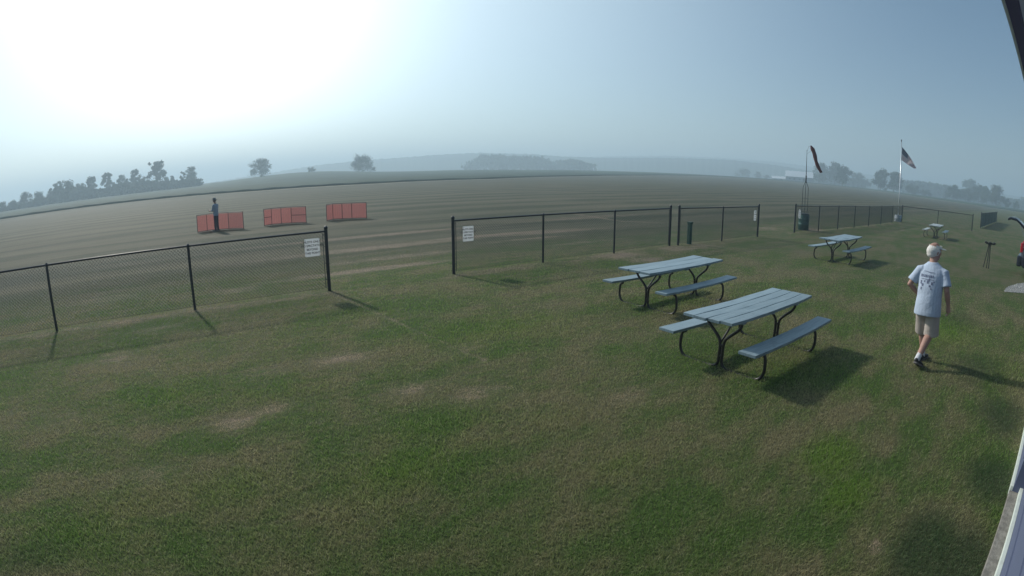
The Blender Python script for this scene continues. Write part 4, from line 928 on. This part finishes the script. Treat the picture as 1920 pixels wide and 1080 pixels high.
# shorts
s = MB(); s.rings([(.76, 0, -.002, .16, .12), (.84, 0, .0, .182, .128), (.93, 0, .003, .176, .124), (.965, 0, .004, .170, .118)])
for h_, k_, x in ((hipL, kneeL, -1), (hipR, kneeR, 1)):
    a = Vector((x * .088, h_.y - .0, .84)); e = k_.lerp(h_, -.10); e = Vector((e.x + x * .008, e.y, .445)); s.tube([a + Vector((0, 0, .05)), a, a.lerp(e, .5), e], [.094, .102, .108, .118], 18)
fused('shorts', s, M_short, man, .009, 3)
# hair: white fringe round a bare crown
hm = MB(); hm.ell(A((0, -.024, .006)), (.087, .098, .090), Rm, 20, 12); hm.ell(A((0, -.05, -.035)), (.072, .062, .05), Rm, 16, 10)
for s_ in (-1, 1): hm.ell(A((s_ * .070, .005, .012)), (.018, .045, .035), Rm)
hair = fused('hair', hm, M_hair, man, .008, 3)
MB().ell(A((.006, -.004, .070)), (.056, .060, .050), Rm, 18, 10).build('bald_crown', M_skin, man, smooth=True)
vz = MB(); vv = []   # sun visor: band and brim
for k in range(25):
    a = R(-20 + 220 * k / 24); p = (.087 * math.cos(a), -.010 + .107 * math.sin(a))
    for q, z in ((1.0, .045), (1.02, .085)): vv.append(A((p[0] * q, p[1] * q, z)))
    for q, z in ((.96, .085), (.95, .045)): vv.append(A((p[0] * q, p[1] * q, z)))
vz.add(vv, [(a * 4 + k, (a + 1) * 4 + k, (a + 1) * 4 + (k + 1) % 4, a * 4 + (k + 1) % 4) for a in range(24) for k in range(4)] + [(0, 1, 2, 3), (99, 98, 97, 96)])
vv = []; nb_ = 16
for k in range(nb_ + 1):
    a = R(15 + 150 * k / nb_)
    for q, z in ((0, .05), (.035, .052), (.075, .042)):
        e = math.sin(math.pi * k / nb_) ** .5; c_ = (.088 * math.cos(a), -.010 + .107 * math.sin(a)); vv.append(A((c_[0] * (1 + q * 1.2 * e), c_[1] + q * e * 1.1, z))); vv.append(A((c_[0] * (1 + q * 1.2 * e), c_[1] + q * e * 1.1, z + .004)))
vz.add(vv, [f for k in range(nb_) for f in [(k * 6 + 0, k * 6 + 2, k * 6 + 8, k * 6 + 6), (k * 6 + 2, k * 6 + 4, k * 6 + 10, k * 6 + 8), (k * 6 + 1, k * 6 + 7, k * 6 + 9, k * 6 + 3), (k * 6 + 3, k * 6 + 9, k * 6 + 11, k * 6 + 5), (k * 6 + 4, k * 6 + 5, k * 6 + 11, k * 6 + 10)]])
vz.build('visor', M_visor, man, smooth=False)
for s_ in (-1, 1): MB().ell(A((s_ * .031, .078, .012)), (.012, .009, .008), Rm, 10, 6).build('eye', M_eye, man, smooth=True)
for k_, a_, nm in ((kneeL, ankL, 1), (kneeR, ankR, 2)):
    d_ = (k_ - a_).normalized(); fused('sock', MB().limb([a_ - d_ * .02, a_ + d_ * .03, a_ + d_ * .075], [.042, .041, .043], 14), M_sock_, man, .007, 2)
shoe(man, Vector((ankL.x, ankL.y, 0)), R(-2), 0); shoe(man, Vector((ankR.x, ankR.y - .005, .0)), R(-4), R(-24))

# --- the pilot standing out by the barrier, holding a transmitter
M_pshirt = mat('grey_blue_shirt', (.29, .34, .40), .9, var=.08); M_jean = mat('dark_trousers', (.035, .032, .055), .9, var=.15); M_hat = mat('grey_hat', (.16, .17, .17), .9)
pp = G(407, 433.3); ph = R(-88)
pil = thing('person', 'standing man in wide-brimmed hat and blue-grey shirt holding a transmitter by the left barrier', 'person', pp, -ph); sc_ = .93
b = MB(); hc = Vector((0, .05, 1.66))
b.rings([(.85, 0, 0, .13, .10), (.95, 0, 0, .155, .115), (1.1, 0, .0, .15, .11), (1.28, 0, .0, .175, .11), (1.38, 0, .0, .17, .10), (1.45, 0, .0, .09, .07), (1.48, 0, .0, .06, .06)])
b.limb([(0, 0, 1.44), (0, .02, 1.52), hc + Vector((0, -.01, -.05))], [.06, .054, .053]); Rm, A = head(b, hc, 0, R(-8))
for s_ in (-1, 1):
    sh, el, wr = Vector((s_ * .19, 0, 1.39)), Vector((s_ * .25, .05, 1.13)), Vector((s_ * .11, .29, 1.12)); b.limb([sh, sh.lerp(el, .5), el, el.lerp(wr, .4), wr], [.055, .048, .040, .038, .026])
    hand(b, wr, Vector((-s_ * .25, .9, .0)), Vector((-s_ * .6, .2, 1)), Vector((-s_, 0, 0)), .6)
    hp_, kn, an = Vector((s_ * .09, 0, .92)), Vector((s_ * .11, .015, .50)), Vector((s_ * .125, -.01, .09)); b.limb([hp_, hp_.lerp(kn, .5), kn, kn.lerp(an, .35), an], [.08, .07, .052, .055, .038])
fused('body', b, M_skin, pil, .008, 3)
s = MB(); s.rings([(.83, 0, 0, .185, .135), (.95, 0, 0, .180, .135), (1.1, 0, 0, .175, .13), (1.28, 0, .0, .20, .13), (1.37, 0, 0, .20, .118), (1.43, 0, 0, .14, .09), (1.48, 0, .0, .08, .07)])
for s_ in (-1, 1):
    sh, el, wr = Vector((s_ * .19, 0, 1.39)), Vector((s_ * .25, .05, 1.13)), Vector((s_ * .11, .29, 1.12)); s.limb([sh, sh.lerp(el, .5), el, el.lerp(wr, .5)], [.072, .064, .056, .050])
fused('shirt', s, M_pshirt, pil, .011, 3)
s = MB(); s.rings([(.80, 0, 0, .16, .12), (.90, 0, 0, .170, .125), (.98, 0, 0, .162, .12)])
for s_ in (-1, 1): s.limb([(s_ * .09, 0, .86), (s_ * .105, .01, .5), (s_ * .125, -.005, .10)], [.095, .074, .062])
fused('trousers', s, M_jean, pil, .011, 3)
for s_ in (-1, 1): shoe(pil, Vector((s_ * .125, -.01, 0)), R(-s_ * 12), 0)
hb = MB()
hb.lathe([(.092, .045), (.165, .030), (.172, .036), (.100, .056), (.094, .115), (.070, .140), (.02, .146)], hc, 24); hb.build('hat', M_hat, pil, smooth=True)
MB().ell(hc + Vector((0, -.02, 0)), (.080, .092, .085)).build('hair', mat('grey_hair', (.20, .19, .18), .9), pil, smooth=True)
pil.scale = (sc_, sc_, sc_)
fwd = Vector((math.sin(ph), math.cos(ph), 0))
tx = thing('transmitter', 'small dark radio transmitter held in the hands of the hatted pilot', 'radio controller', pp + fwd * .385 * sc_ + Vector((0, 0, 1.13 * sc_)), -ph)
MB().box((0, 0, 0), (.17, .11, .045)).build('case', M_blk, tx, bevel=.012); MB().tube([(0, .05, .01), (.0, .20, .10)], .004, 6).build('antenna', M_blk, tx)
for s_ in (-1, 1): MB().tube([(s_ * .045, 0, .02), (s_ * .045, 0, .045)], .006, 6).build('control_stick', M_chr, tx)

# ------------------------------------------------------------------ grass blades on the near lawn
def blades(N, d0, d1, seed):
    r = np.random.default_rng(seed); az = np.radians(r.uniform(-88, 80, N)); u = r.uniform(0, 1, N); p = .35
    D = (d0 ** p + u * (d1 ** p - d0 ** p)) ** (1 / p); x = D * np.sin(az); y = D * np.cos(az)
    perp = x * BW.x + y * BW.y; keep = (perp < .27); v = -x * FU.y + y * FU.x
    keep &= np.hypot(x - 16.5, (y - 11.2)) > 1.2
    x, y, D = x[keep], y[keep], D[keep]; n = len(x)
    lush = blob(x, y, LUSH); bare = blob(x, y, BARE)
    h = r.uniform(.014, .034, n) * (1 + .9 * lush) * (1 - .75 * np.clip(bare * 1.3, 0, 1)) * (1 - .75 * smooth(d1 * .55, d1, D)); wd = .0015 + .00050 * D
    an = r.uniform(0, 2 * np.pi, n); ln = r.uniform(.3, 1.5, n) * h; la = r.uniform(0, 2 * np.pi, n)
    dx, dy = np.cos(an) * wd, np.sin(an) * wd
    V = np.stack([np.stack([x - dx, y - dy, np.full(n, -.004)], 1), np.stack([x + dx, y + dy, np.full(n, -.004)], 1), np.stack([x + ln * np.cos(la), y + ln * np.sin(la), h], 1)], 1).reshape(-1, 3)
    o = np_mesh('grass', V, np.arange(3 * n).reshape(-1, 3), M_blades, k=3)
    set_attr(o, np.repeat(x, 3), np.repeat(y, 3), np.repeat(r.uniform(0, 1, n), 3)); return tag(o, 'short mown lawn grass, part green and part dry', 'grass', kind='stuff')
blades(950000, 1.7, 19, 4)

# ------------------------------------------------------------------ smoke haze
hz = MB().box((0, 500, 32), (5600, 5600, 72)).build('haze', bpy.data.materials.new('haze_air')); m = hz.data.materials[0]; m.use_nodes = True; n = m.node_tree; n.nodes.clear()
o = n.nodes.new('ShaderNodeOutputMaterial'); v = n.nodes.new('ShaderNodeVolumePrincipled'); v.inputs['Density'].default_value = .0017; v.inputs['Color'].default_value = (.64, .81, .93, 1)
v.inputs['Anisotropy'].default_value = .25; n.links.new(v.outputs[0], o.inputs['Volume']); tag(hz, 'thin pale smoke haze filling the air', 'haze', kind='stuff')
